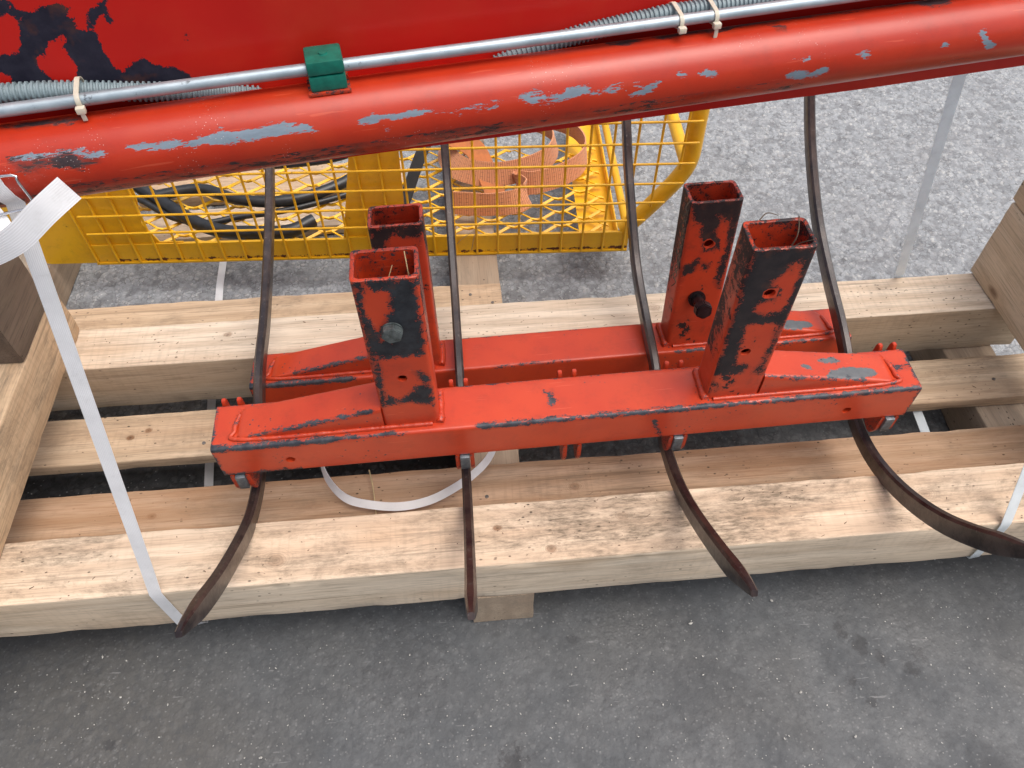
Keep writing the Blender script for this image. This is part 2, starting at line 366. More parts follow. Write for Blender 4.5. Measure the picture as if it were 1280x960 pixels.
M_BLACKSTRAP = simple('black_webbing', (.016, .015, .015), .7, 0, 80, .3, .4)
def galv():
    t = NT('galvanised_tube'); c = t.co(); n = t.vor(c, 70, out=1); n1 = t.noise(c, 34, 5, .65); n2 = t.noise(c, 10, 3)
    col = t.mix(t.ramp(n1, .3, .75), (.30, .37, .41), (.46, .53, .57))
    dk = t.ramp(t.noise(c, 70, 4, .7), .64, .70); col = t.mix(t.math('MULTIPLY', dk, .7), col, (.06, .06, .065))
    rd = t.ramp(t.noise(c, 60, 4, .6), .73, .75); col = t.mix(rd, col, (.45, .03, .015))
    return t.out(col, t.math('ADD', .36, t.math('MULTIPLY', n1, .2)), .6, t.bump(n1, .2, .0006))
M_GALV = galv()
M_CONDUIT = simple('grey_corrugated_conduit', (.20, .26, .28), .5, 0, 60, .12, .05)
M_TIE = simple('natural_cable_tie', (.62, .55, .44), .45, 0, 60, .1, .05, Subsurface_Weight=.1)
M_GREEN = simple('green_clamp_plastic', (.003, .135, .095), .38, 0, 90, .2, .2)
def strap_mat(name, col, tl=.22):
    t = NT(name); u = t.n('UVMap').outputs[0]; sp = t.n('SeparateXYZ', i_0=u)
    w_ = t.math('SINE', t.math('MULTIPLY', sp.outputs[1], 3600.0)); c = t.co(); n1 = t.noise(c, 30, 4, .6)
    cc = t.mix(t.ramp(n1, .35, .8), col, tuple(x*.82 for x in col))
    cc = t.mix(t.ramp(w_, .0, 1), cc, tuple(x*.88 for x in col)); cc = t.mix(t.math('MULTIPLY', t.ramp(t.noise(c, 60, 5, .75), .58, .75), .18), cc, (.45, .43, .40))
    m_ = t.out(cc, .38, 0, t.bump(t.math('MULTIPLY', w_, .5), .35, .0004))
    tr = t.n('BsdfTranslucent', i_Color=cc); mx = t.n('MixShader', i_0=tl, i_1=t.b, i_2=tr); t.t.links.new(mx.outputs[0], t.t.nodes['Material Output'].inputs[0]); return m_
M_STRAP = strap_mat('white_strapping', (.90, .90, .91))
def yellow_mat():
    t = NT('yellow_enamel'); c = t.co(); n1 = t.noise(c, 12, 5, .65); n2 = t.noise(c, 55, 6, .75); n3 = t.noise(c, 300, 3)
    col = t.mix(t.ramp(n1, .3, .75), (.84, .475, .012), (.76, .38, .010))
    rust = t.math('ADD', t.attr('wear'), t.math('MULTIPLY', t.math('SUBTRACT', n2, .5), .03))
    rm = t.math('MAXIMUM', t.ramp(n2, .655, .70), t.ramp(rust, -.0005, .0006))
    col = t.mix(t.math('MULTIPLY', t.ramp(n2, .5, .7), .25), col, (.34, .17, .02))
    col = t.mix(rm, col, (.10, .028, .010))
    return t.out(col, t.math('ADD', .34, t.math('MULTIPLY', rm, .4)), 0, t.bump(t.math('ADD', n2, t.math('MULTIPLY', n3, .3)), .25, .0008))
M_YEL = yellow_mat()
def sling_mat():
    t = NT('orange_webbing'); u = t.n('UVMap').outputs[0]; sp = t.n('SeparateXYZ', i_0=u)
    a = t.math('SINE', t.math('MULTIPLY', sp.outputs[0], 1250.0)); b = t.math('SINE', t.math('MULTIPLY', sp.outputs[1], 700.0)); c = t.co(); n1 = t.noise(c, 9, 5, .7); n2 = t.noise(c, 140, 3)
    col = t.mix(t.ramp(n1, .3, .7), (.70, .30, .13), (.58, .24, .12)); col = t.mix(t.math('MULTIPLY', t.ramp(a, .0, .9), .38), col, (.28, .085, .035))
    col = t.mix(t.math('MULTIPLY', t.ramp(t.noise(c, 20, 5, .7), .55, .75), .4), col, (.62, .38, .24))
    dash = t.math('MULTIPLY', t.ramp(b, .75, .95), t.ramp(t.math('SINE', t.math('MULTIPLY', sp.outputs[0], 420.0)), .0, .4)); col = t.mix(t.math('MULTIPLY', dash, .35), col, (.06, .02, .012))
    return t.out(col, .75, 0, t.bump(t.math('ADD', t.math('MULTIPLY', a, .5), t.math('MULTIPLY', n2, .4)), .6, .0012), Sheen_Weight=.2)
M_SLING = sling_mat()

def ground_mat():
    t = NT('asphalt'); c = t.co(out='Object')
    # aggregate: angular chips of 4 to 12 mm in bitumen
    d1 = t.vor(c, 95); c1 = t.vor(c, 95, out=1); d2 = t.vor(c, 210); c2 = t.vor(c, 210, out=1)
    r1 = t.n('SeparateColor', i_0=c1).outputs[0]; r2 = t.n('SeparateColor', i_0=c2).outputs[0]
    big = t.noise(c, 1.3, 4, .6); mid = t.noise(c, 7, 5, .65); fine = t.noise(c, 260, 4, .7)
    # oil-worn asphalt, dark in front; rear's brighter light painted in as a paler colour
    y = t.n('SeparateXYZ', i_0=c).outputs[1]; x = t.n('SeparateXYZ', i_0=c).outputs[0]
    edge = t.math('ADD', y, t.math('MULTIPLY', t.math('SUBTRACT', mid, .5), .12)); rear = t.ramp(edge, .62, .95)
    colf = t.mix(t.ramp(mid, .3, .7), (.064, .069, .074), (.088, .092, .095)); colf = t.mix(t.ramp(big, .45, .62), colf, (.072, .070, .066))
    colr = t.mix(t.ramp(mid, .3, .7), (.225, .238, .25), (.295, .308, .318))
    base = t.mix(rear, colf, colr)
    chip = t.math('MULTIPLY', t.ramp(r1, .45, .95), t.ramp(d1, .55, .35))
    cm = t.math('MULTIPLY', chip, t.math('ADD', .18, t.math('MULTIPLY', rear, .45)))
    base = t.mix(cm, base, t.mix(rear, (.17, .17, .17), (.45, .445, .43)))
    ch2 = t.math('MULTIPLY', t.ramp(r2, .80, .86), t.ramp(d2, .42, .28)); base = t.mix(t.math('MULTIPLY', ch2, .30), base, t.mix(rear, (.24, .24, .235), (.52, .51, .50)))
    dk = t.math('MULTIPLY', t.ramp(r1, .40, .1), t.ramp(d1, .6, .3)); base = t.mix(t.math('MULTIPLY', dk, .45), base, t.mix(rear, (.05, .053, .057), (.13, .13, .135)))
    base = t.mix(t.math('MULTIPLY', t.ramp(fine, .5, .75), .35), base, t.mix(rear, (.04, .042, .045), (.20, .20, .20)))
    # deep shade of the deck gap painted black on the ground, left half
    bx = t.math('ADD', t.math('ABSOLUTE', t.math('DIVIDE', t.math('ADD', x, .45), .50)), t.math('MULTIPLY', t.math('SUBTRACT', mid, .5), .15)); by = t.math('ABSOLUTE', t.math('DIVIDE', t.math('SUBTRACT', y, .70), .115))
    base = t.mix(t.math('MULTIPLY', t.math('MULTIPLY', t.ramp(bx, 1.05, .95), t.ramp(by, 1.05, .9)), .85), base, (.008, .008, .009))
    # oil stains and tyre rubber
    for (sx, sy, sr, k) in ((.02, .262, .024, .9), (-.557, .336, .010, .7), (.553, .408, .014, .75), (.576, .385, .016, .8), (.600, .362, .013, .7), (.640, .340, .014, .75), (.662, .362, .013, .65), (.545, .330, .013, .75), (.562, .300, .011, .65), (.129, .430, .011, .65), (-.14, .41, .09, .30), (.30, .35, .12, .26), (.71, .19, .05, .4), (1.037, 1.288, .035, .5), (.725, 1.59, .03, .4)):
        dx = t.math('SUBTRACT', x, sx); dy = t.math('SUBTRACT', y, sy); d = t.math('SQRT', t.math('ADD', t.math('MULTIPLY', dx, dx), t.math('MULTIPLY', dy, dy)))
        d = t.math('ADD', d, t.math('MULTIPLY', t.math('SUBTRACT', t.noise(c, 48, 6, .8), .5), sr*4.5))
        base = t.mix(t.math('MULTIPLY', t.ramp(d, sr, sr*.45), k), base, (.028, .028, .030))
    ca = t.attr('chip'); base = t.mix(t.math('MULTIPLY', t.ramp(ca, .15, 1.0), t.math('ADD', .14, t.math('MULTIPLY', rear, .30))), base, t.mix(rear, (.14, .14, .14), (.38, .38, .375))); base = t.mix(t.math('MULTIPLY', t.ramp(ca, -.15, -1.0), t.math('ADD', .35, t.math('MULTIPLY', rear, .35))), base, t.mix(rear, (.042, .044, .047), (.12, .12, .125)))
    # pale scratches and scuffs
    for rz, sc_, th in ((.35, 30, .712), (1.3, 24, .72), (2.2, 36, .722)):
        s_ = t.noise(t.co(scale=(.10, 1, 1), rot=(0, 0, rz)), sc_*5, 3, .6); base = t.mix(t.math('MULTIPLY', t.ramp(s_, th, th+.02), .55), base, t.mix(rear, (.20, .20, .20), (.46, .46, .45)))
    ed = t.n('TexVoronoi', feature='DISTANCE_TO_EDGE', i_Vector=c, i_Scale=82.0).outputs[0]
    base = t.mix(t.math('MULTIPLY', t.math('MULTIPLY', t.ramp(ed, .10, .02), t.ramp(t.noise(c, 40, 4, .7), .42, .58)), t.math('ADD', .25, t.math('MULTIPLY', rear, .45))), base, t.mix(rear, (.035, .037, .04), (.085, .087, .092)))
    fk = t.vor(t.co(scale=(1, 1.5, 1), rot=(0, 0, .6)), 150); fr_ = t.n('SeparateColor', i_0=t.vor(t.co(scale=(1, 1.5, 1), rot=(0, 0, .6)), 150, out=1)).outputs[1]
    base = t.mix(t.math('MULTIPLY', t.math('MULTIPLY', t.ramp(fk, .30, .16), t.ramp(fr_, .90, .93)), t.math('ADD', .40, t.math('MULTIPLY', rear, .4))), base, t.mix(rear, (.27, .27, .265), (.56, .56, .55)))
    pt = t.noise(c, 3.4, 6, .72); base = t.mix(t.math('MULTIPLY', t.ramp(pt, .52, .66), .35), base, t.mix(rear, (.040, .042, .046), (.20, .20, .205)))
    h = t.math('ADD', t.math('MULTIPLY', t.ramp(d1, .6, .0), t.math('MULTIPLY', r1, 1.0)), t.math('ADD', t.math('MULTIPLY', fine, .5), t.math('MULTIPLY', t.ramp(d2, .6, 0), .35)))
    h = t.math('MULTIPLY', h, t.math('ADD', .22, t.math('MULTIPLY', rear, .35)))
    rg = t.math('SUBTRACT', .82, t.math('MULTIPLY', t.ramp(mid, .35, .7), .36))
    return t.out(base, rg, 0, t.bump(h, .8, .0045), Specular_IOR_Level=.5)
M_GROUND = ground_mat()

# chips and stains measured on each face, in metres (pipe: along axis, round it; uprights: x, z; panel: along, up)
P = {
'pipe': [[[0.0224,0.0234],[0.0389,0.0251],[0.0549,0.0245],[0.084,0.0233],[0.0849,0.021],[0.0672,0.0219],[0.0571,0.0208],[0.0378,0.0211],[0.0236,0.0219]],[[0.0777,0.0187],[0.0876,0.0189],[0.0983,0.0216],[0.1011,0.017],[0.0962,0.0146],[0.083,0.0149]],[[0.1179,0.0205],[0.1313,0.0203],[0.1445,0.0192],[0.1584,0.0207],[0.1618,0.0176],[0.1533,0.0146],[0.1363,0.0144],[0.125,0.0161]],[[0.168,0.0185],[0.189,0.0198],[0.1967,0.023],[0.2276,0.0213],[0.2257,0.0137],[0.2082,0.0136],[0.1872,0.0131],[0.1704,0.0147]],[[0.2103,0.0219],[0.2276,0.0213],[0.2574,0.0206],[0.2712,0.0187],[0.2807,0.013],[0.2697,0.0119],[0.2466,0.0125],[0.2217,0.0117],[0.2078,0.0123]],[[0.3432,0.0159],[0.3621,0.0177],[0.3861,0.0163],[0.3876,0.0134],[0.365,0.0129],[0.3483,0.013]],[[0.3896,0.0145],[0.4121,0.0128],[0.4297,0.0158],[0.4504,0.0121],[0.4503,0.0103],[0.4291,0.0114],[0.41,0.0109],[0.3931,0.0123]],[[0.319,0.0139],[0.3336,0.0136],[0.335,0.0113],[0.3204,0.0119]],[[0.3277,0.0162],[0.3379,0.0166],[0.3356,0.0146],[0.3283,0.0147]],[[0.3397,0.0058],[0.3461,0.0048],[0.3438,0.0018],[0.3402,0.003]],[[0.4306,0.0157],[0.4544,0.013],[0.4426,0.0114],[0.4303,0.0127]],[[0.4662,0.0145],[0.4741,0.0162],[0.4937,0.0158],[0.4953,0.0116],[0.5131,0.012],[0.5165,0.0179],[0.5215,0.0181],[0.5412,0.0147],[0.5371,0.0116],[0.5572,0.0126],[0.5734,0.0124],[0.5734,0.0096],[0.541,0.0098],[0.521,0.0087],[0.4952,0.0085],[0.4775,0.0096]],[[0.5816,0.0141],[0.5898,0.0112],[0.6103,0.0122],[0.6062,0.0109],[0.5939,0.0093],[0.5836,0.0107]],[[0.5767,0.0043],[0.59,0.0054],[0.6047,0.0034],[0.5966,0.0014],[0.5821,0.0015]],[[0.6498,0.0146],[0.6603,0.017],[0.6698,0.0121],[0.6604,0.011]],[[0.6279,0.0155],[0.6373,0.0174],[0.6377,0.0148],[0.631,0.0135]],[[0.7487,-0.0015],[0.7594,0.0021],[0.774,-0.0026],[0.788,0.0031],[0.7941,-0.0028],[0.7812,-0.0071],[0.7601,-0.0075]],[[0.752,0.0135],[0.7701,0.0139],[0.771,0.0111],[0.7575,0.0108]],[[0.8232,0.0115],[0.8363,0.0129],[0.8369,0.0075],[0.8296,0.0068]],[[0.9638,0.0168],[0.9688,0.0158],[0.9761,0.0057],[0.9875,-0.0048],[0.9806,-0.003],[0.9686,0.0066]],[[0.9231,0.0086],[0.9273,0.0104],[0.9274,0.0083],[0.9244,0.0073]]],
'pdark': [[[0.0235,0.0216],[0.0368,0.018],[0.0428,0.0217],[0.057,0.0205],[0.0656,0.0221],[0.0703,0.0214],[0.0768,0.0161],[0.0891,0.0133],[0.0799,0.0106],[0.0694,0.0092],[0.0649,0.0147],[0.0586,0.0156],[0.0548,0.0187],[0.0423,0.0155],[0.0349,0.0128],[0.0276,0.0149]],[[0.5697,0.0659],[0.5887,0.0727],[0.6023,0.0647],[0.5959,0.0588],[0.579,0.0574]],[[0.6155,0.0664],[0.6412,0.0674],[0.6683,0.0709],[0.7043,0.0653],[0.7018,0.0602],[0.6591,0.0601],[0.6211,0.0597]],[[0.6907,0.0727],[0.7427,0.0727],[0.7956,0.0727],[0.8497,0.0727],[0.8992,0.0727],[0.9103,0.0726],[0.9409,0.0611],[0.9356,0.0533],[0.9136,0.0536],[0.8947,0.0624],[0.8449,0.0655],[0.7905,0.0643],[0.736,0.0604],[0.6873,0.0658]],[[0.7433,0.0488],[0.7461,0.0505],[0.7456,0.0469],[0.7431,0.046]],[[0.0163,0.0588],[0.0354,0.0604],[0.0585,0.0596],[0.0854,0.0564],[0.0659,0.0529],[0.0462,0.0539],[0.0268,0.0536]]],
'panel': [[[0.0515,0.1277],[0.0612,0.1244],[0.0666,0.116],[0.0775,0.1124],[0.0849,0.1194],[0.1025,0.1162],[0.1058,0.1113],[0.0993,0.1087],[0.1053,0.0998],[0.1119,0.0919],[0.1172,0.084],[0.1139,0.0747],[0.1176,0.0667],[0.1205,0.0535],[0.1399,0.0649],[0.1467,0.0647],[0.1514,0.0582],[0.1682,0.0519],[0.1837,0.0364],[0.143,0.0342],[0.0622,0.0436],[0.0228,0.0469],[0.0295,0.0537],[0.0367,0.0642],[0.0289,0.0685],[0.0241,0.0722],[0.0303,0.0848],[0.0475,0.08],[0.0574,0.0919],[0.0631,0.1086],[0.0601,0.1157],[0.0449,0.1142]],[[0.1166,0.1088],[0.13,0.1151],[0.1348,0.1191],[0.1368,0.1188],[0.1311,0.1071],[0.1215,0.1048],[0.1126,0.0937],[0.1105,0.095]],[[0.13,0.1014],[0.1335,0.1019],[0.134,0.0986],[0.1305,0.0953],[0.1286,0.0974]],[[0.1833,0.0803],[0.1877,0.0829],[0.1889,0.0796],[0.1871,0.0754],[0.1826,0.076]]],
'panel_neg': [[[0.0722,0.0864],[0.0896,0.0936],[0.0918,0.0886],[0.0858,0.0797],[0.0902,0.0717],[0.0848,0.0481],[0.0665,0.0534],[0.0587,0.0686],[0.0619,0.078],[0.0697,0.0758]],[[0.0999,0.0923],[0.1043,0.0948],[0.1067,0.0926],[0.1018,0.0889]],[[0.0295,0.0537],[0.0186,0.0475],[0.0103,0.0487],[0.0207,0.0697],[0.0367,0.0642]]],
'FL': [[[-0.2552,0.349],[-0.1888,0.3418],[-0.1913,0.2943],[-0.1889,0.2642],[-0.1923,0.2169],[-0.2474,0.215],[-0.2551,0.2413],[-0.2567,0.3019]],[[-0.2551,0.2413],[-0.2487,0.2242],[-0.2471,0.1989],[-0.2506,0.1549],[-0.2489,0.1166],[-0.2562,0.1152],[-0.2549,0.1999]],[[-0.2555,0.12],[-0.245,0.1354],[-0.2339,0.1232],[-0.2211,0.1366],[-0.1993,0.1591],[-0.1895,0.1462],[-0.1902,0.1128],[-0.2173,0.1207],[-0.2456,0.12]],[[-0.2062,0.1847],[-0.1973,0.1791],[-0.1915,0.1694],[-0.1925,0.1582],[-0.2025,0.1686]]],
'FLn': [[[-0.2443,0.3419],[-0.2352,0.3325],[-0.2175,0.3329],[-0.2202,0.2976],[-0.2277,0.2839],[-0.2353,0.2737],[-0.2315,0.2462],[-0.238,0.2451],[-0.2456,0.2711],[-0.2506,0.2867],[-0.2519,0.312]]],
'FR': [[[0.1866,0.3483],[0.2551,0.3449],[0.2583,0.3304],[0.2601,0.2696],[0.2547,0.207],[0.2515,0.1565],[0.2516,0.1157],[0.2394,0.1235],[0.2454,0.1378],[0.2489,0.1664],[0.2479,0.1989],[0.2493,0.2178],[0.2295,0.2232],[0.2048,0.2219],[0.2094,0.1901],[0.209,0.1451],[0.2264,0.1378],[0.2252,0.1229],[0.1894,0.1191],[0.1812,0.1202],[0.1881,0.1695],[0.1868,0.2618],[0.186,0.3012]],[[0.1803,0.1006],[0.1883,0.1089],[0.1968,0.0956],[0.1968,0.0833],[0.1932,0.0882],[0.1928,0.0962],[0.188,0.1022],[0.1842,0.0937],[0.1876,0.0836],[0.1826,0.0853]]],
'FRn': [[[0.2337,0.3221],[0.2441,0.3283],[0.2523,0.3053],[0.2504,0.2786],[0.2496,0.2463],[0.2424,0.2409],[0.2261,0.2365],[0.2085,0.2428],[0.2093,0.2572],[0.2189,0.2642],[0.2333,0.2638],[0.23,0.284],[0.2184,0.29]],[[0.2063,0.1905],[0.2127,0.2077],[0.2261,0.2016],[0.225,0.1695],[0.2104,0.1595]]],
'RR': [[[0.1874,0.3468],[0.2569,0.3485],[0.2585,0.3235],[0.2563,0.2938],[0.2486,0.2605],[0.2459,0.3002],[0.2456,0.3139],[0.228,0.3235],[0.2304,0.2906],[0.2385,0.2643],[0.2154,0.2622],[0.2086,0.2898],[0.2051,0.3122],[0.1905,0.3189]],[[0.2582,0.3248],[0.2522,0.1872],[0.2458,0.1926],[0.2419,0.2316],[0.2523,0.2659]],[[0.189,0.2338],[0.2021,0.2415],[0.2104,0.2495],[0.2088,0.2288],[0.1912,0.2184]],[[0.2171,0.237],[0.2303,0.2363],[0.2276,0.2315],[0.2222,0.2275]]],
'RL': [[[-0.2568,0.3459],[-0.1862,0.3447],[-0.1888,0.321],[-0.1992,0.326],[-0.2121,0.3272],[-0.2235,0.3389],[-0.2358,0.3281],[-0.2402,0.31],[-0.2601,0.3119]]],
'crease': [[-0.492,-0.3271,0.0045],[-0.3271,-0.2352,0.002],[-0.1299,-0.0805,0.004],[-0.0717,-0.0155,0.0035],[-0.0155,0.0399,0.0025],[0.0451,0.2136,0.0035],[0.2183,0.2787,0.002],[0.285,0.4942,0.0035]],
'btop': [[[-0.0377,0.0502],[-0.0313,0.0442],[-0.0261,0.0516],[-0.0243,0.0331],[-0.0298,0.0234],[-0.0319,0.0391]],[[0.062,-0.0031],[0.0725,0.0084],[0.0769,-0.0016],[0.0715,-0.0076]],[[0.4635,0.0449],[0.4924,0.0403],[0.4906,0.0361],[0.4623,0.0362]]],
'bfront': [[[0.1093,0.0482],[0.1137,0.0476],[0.1214,0.0237],[0.131,0.0027],[0.1259,0.0075],[0.115,0.0324]]],
}

# ------------------------------------------------------------------ the ground
def ground_mesh():
    """one sheet to the horizon; the yard near the pallet has its coarse aggregate as real relief"""
    rng = np.random.RandomState(3)
    xs = np.arange(-1.05, 1.95, .0038); ys = np.arange(-.02, 2.35, .0038); nx, ny = len(xs), len(ys)
    X, Y = np.meshgrid(xs, ys, indexing='ij'); px, py = X.ravel(), Y.ravel(); N = len(px)
    def layer(g, seed):
        r = np.random.RandomState(seed); W = int(4/g)+4; jx, jy, jr, ta, tb = (r.rand(W, W) for _ in range(5))
        gx = (px+1.5)/g; gy = (py+.5)/g; ix = gx.astype(int); iy = gy.astype(int); best = np.full(N, 9.); sec = np.full(N, 9.); rr = np.zeros(N); h = np.zeros(N)
        for dx in (-1, 0, 1):
            for dy in (-1, 0, 1):
                a, b_ = ix+dx, iy+dy; ex = gx-(a+jx[a, b_]); ey = gy-(b_+jy[a, b_]); d = ex*ex+ey*ey
                nb = d < best; sec = np.where(nb, best, np.minimum(sec, d)); rr = np.where(nb, jr[a, b_], rr)
                h = np.where(nb, (jr[a, b_]-.5)+((ta[a, b_]-.5)*ex+(tb[a, b_]-.5)*ey)*1.6, h); best = np.minimum(best, d)
        edge = np.clip((np.sqrt(sec)-np.sqrt(best))/.35, 0, 1); return h, edge, rr
    h1, e1_, r1 = layer(.0150, 1); h2, e2_, r2_ = layer(.034, 2)
    lowx = sum(np.sin(px*f*1.3+a)*np.cos(py*f+b_)*w_ for f, a, b_, w_ in ((9, .3, 1.2, .5), (21, 2.1, .4, .3), (47, 1.1, 3.3, .2)))
    rear = np.clip((py+.03*lowx-.60)/.25, 0, 1)
    z = (h1*.0034*e1_ - (1-e1_)*.0016 + h2*.0022*e2_)*(.16+.84*rear)+lowx*.0008
    edge = np.minimum(np.minimum(px-xs[0], xs[-1]-px), np.minimum(py-ys[0], ys[-1]-py)); z *= np.clip(edge/.05, 0, 1); z -= .0015*np.clip(edge/.05, 0, 1)
    z = np.minimum(z, .0016)
    V = np.stack([px, py, z], 1); i = np.arange(nx-1)[:, None]*ny+np.arange(ny-1)[None, :]; i = i.ravel()
    Q = np.stack([i, i+ny, i+ny+1, i+1], 1)
    # outer ring to the horizon
    c = [0, (nx-1)*ny, nx*ny-1, ny-1]; far = np.array([(-40, -40, 0), (40, -40, 0), (40, 40, 0), (-40, 40, 0)], float)
    V = np.vstack([V, far]); f0 = N
    me = bpy.data.meshes.new('ground'); ring = []
    side = [np.arange(nx)*ny, (nx-1)*ny+np.arange(ny), (np.arange(nx)*ny+ny-1)[::-1], np.arange(ny)[::-1]]
    nq = len(Q); loops = list(Q.ravel()); starts = list(range(0, nq*4, 4)); tot = [4]*nq
    for k in range(4):
        poly = [f0+k, f0+(k+1) % 4]+[int(v) for v in side[k][::-1]]; starts.append(len(loops)); loops += poly; tot.append(len(poly))
    me.vertices.add(len(V)); me.vertices.foreach_set('co', V.ravel()); me.loops.add(len(loops)); me.loops.foreach_set('vertex_index', np.array(loops, dtype=np.int32))
    me.polygons.add(len(starts)); me.polygons.foreach_set('loop_start', np.array(starts, dtype=np.int32)); me.update(calc_edges=True); me.validate()
    at = me.attributes.new('chip', 'FLOAT', 'POINT'); at.data.foreach_set('value', np.r_[1+(r1*2-1)*np.clip(e1_*1.3, 0, 1)-.6*(1-e1_), [1]*4].astype(np.float32))
    return me
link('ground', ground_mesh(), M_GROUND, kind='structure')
def grit():
    V = []; F = []; rng = np.random.RandomState(4)
    for i in range(1500):
        x = rng.uniform(-.8, 1.2); y = rng.uniform(.02, .47) if i < 850 else rng.uniform(.5, 2.4)
        s = rng.uniform(.0003, .0011)*(2.0 if rng.rand() < .04 else 1); a = rng.uniform(0, 6.28); el = rng.uniform(1, 2.2)
        o = len(V); k = rng.randint(4, 6)
        for j in range(k):
            an = a+6.283*j/k+rng.uniform(-.3, .3); px, py = s*math.cos(an)*el, s*math.sin(an)
            V.append((x+px*math.cos(a)-py*math.sin(a), y+px*math.sin(a)+py*math.cos(a), .0020))
        V.append((x, y, .0018+s*rng.uniform(.4, .9)))
        for j in range(k): F.append((o+j, o+(j+1) % k, o+k))
    return mesh_from(V, F)
link('grit', grit(), simple('pale_grit', (.42, .41, .38), .7, 0, 30, .35), kind='stuff', label='pale grit and stone crumbs scattered on the asphalt')

# ------------------------------------------------------------------ the big pallet
PAL = empty('pallet', (.03, .95, 0), label='large raw pine pallet of thick beams and boards under the red tine frames', cat='pallet')
def wlink(name, me, mat, parent, **kw):
    """mesh given in world coordinates under an unrotated parent: made local to that parent"""
    me.transform(Matrix.Translation(-Vector(parent.location))); return link(name, me, mat, parent, **kw)
SIDES = {W_TOP: wood('pine_bandsawn_side', (.74, .62, .475), (.60, .475, .34), dirt=.3, seed=12.0), W_PALE: wood('pine_rear_beam_side', (.58, .47, .34), (.48, .37, .25), dirt=.25, seed=13.0)}
def timber(name, x0, x1, y0, y1, z0, z1, mat, parent=PAL, bev=.0022, rough=.0009, yaw=0, seed=None, along='X'):
    cx, cy, cz = (x0+x1)/2, (y0+y1)/2, (z0+z1)/2
    L = x1-x0 if along == 'X' else y1-y0
    hw = ((y1-y0) if along == 'X' else (x1-x0))/2; hz = (z1-z0)/2; n = max(6, int(L/.02))
    sd_ = random.uniform(0, 99) if seed is None else seed
    prof = ring_rect(-hw, hw, -hz, hz, bev, .02); rings = []
    for i in range(n+1):
        s = -L/2+L*i/n; r_ = []
        for k, (a, b) in enumerate(prof):
            e = rough*(mnoise.noise(Vector((s*7+sd_, a*30, b*30)))+.7*mnoise.noise(Vector((s*40, a*60+sd_, b*60))))
            corner = max(0, 1-abs(hw-abs(a))/.004)*max(0, 1-abs(hz-abs(b))/.004)
            chip = -.0028*corner*max(0, mnoise.noise(Vector((s*23, sd_*3+a*9, b*9)))*1.6-.15)
            sc = 1+(e+chip)/max(hw, hz); es = 0
            if i in (0, n): es = mnoise.noise(Vector((a*40, b*40, sd_)))*.0015
            r_.append((s+es, a+(e+chip)*(1 if a > 0 else -1), b+(e*.6+chip)*(1 if b > 0 else -1)))
        rings.append(r_)
    V, F = loft(rings, True, True); me = mesh_from(V, F, angle=40)
    if along == 'Y': me.transform(Matrix.Rotation(R(90), 4, 'Z'))
    me.materials.append(mat)
    if mat in SIDES:
        me.materials.append(SIDES[mat])
        for f in me.polygons:
            if abs(f.normal.z) < .5: f.material_index = 1
    o = link(name, me, mat, parent); o.location = Vector((cx, cy, cz))-(Vector(parent.location) if parent else Vector()); o.rotation_euler.z = yaw
    return o
# skids on the ground, running away from the camera
for x, ys_, ye in ((-.9025, .472, 1.92), (.0245, .472, 1.92), (.938, .575, .976)): timber('skid', x-.0475, x+.0475, ys_, ye, 0, .0915, W_SKID, along='Y')
timber('beam', -.95, 1.02, .472, .5685, .0935, .2, W_TOP)                         # front beam
timber('beam', -.95, 1.02, .8845, .9765, .0935, .2, W_PALE)                       # rear beam
timber('deck_board', -.95, 1.02, .5725, .6905, .0935, .117, W_DARK)
timber('deck_board', -.95, 1.02, .749, .8455, .0935, .117, W_MID)
timber('deck_board', -.95, .071, .982, 1.116, .0935, .117, W_MID, rough=.0016)
# side rails lying on the beams, with blocks on top
timber('side_rail', -.778, -.672, .36, .976, .2015, .30, W_SIDE, along='Y')
timber('side_block', -.80, -.6715, .817, .945, .3015, .44, W_GREY, along='Y')
timber('side_rail', .9355, 1.03, .38, .981, .2015, .3585, W_SIDE_PALE, along='Y')
timber('side_block', .9345, 1.03, .60, .985, .36, .46, W_SIDE_PALE, along='Y')
def nail(x, y, z, r=.0032):
    bm = bmesh.new(); bmesh.ops.create_cone(bm, cap_ends=True, segments=14, radius1=r, radius2=r*.9, depth=.0012)
    me = bm_mesh(bm, angle=30); o = link('nail', me, M_NAIL, PAL); o.location = Vector((x, y, z))-Vector(PAL.location); o.rotation_euler = (random.uniform(-.1, .1), random.uniform(-.1, .1), 0)
M_NAIL = simple('nail_head', (.22, .20, .18), .45, .7, 90, .4)
for x, y, z in ((.010, 1.085, .1178), (.052, 1.06, .1178), (-.455, .775, .1178), (.04, .60, .1178), (.012, .63, .1178), (.02, .79, .1178), (.93, .79, .1178), (-.83, .62, .1178)): nail(x, y, z)

# planks lying under the basket
for x0, x1, y0, y1, z1, mt, yw, lb in ((-.77, -.12, 1.42, 1.52, .028, W_PALE, .05, 'pale pine plank loose on the asphalt under the yellow basket, under the black hoses'), (-.76, -.13, 1.56, 1.66, .03, W_MID, .01, 'brown plank loose on the asphalt farthest back under the yellow basket')):
    o = timber('plank', x0, x1, y0, y1, .001, z1, mt, parent=None, yaw=yw)
    tag(o, lb, 'plank', 'loose planks under the basket')

# ------------------------------------------------------------------ red tine frames
FL_, FD, FH, UA, UW, UB, UD, UH = .9841, .0738, .0687, .1846, .0754, .0133, .0499, .2785
LUGS = (-.4725, -.1555, 0, .1555, .4725)
def rand_spots(p, seed, thr=.35, f=30, amp=.004):
    return np.array([(mnoise.noise(Vector((a*f+seed, b*f, c*f)))-thr)*amp for a, b, c in p])

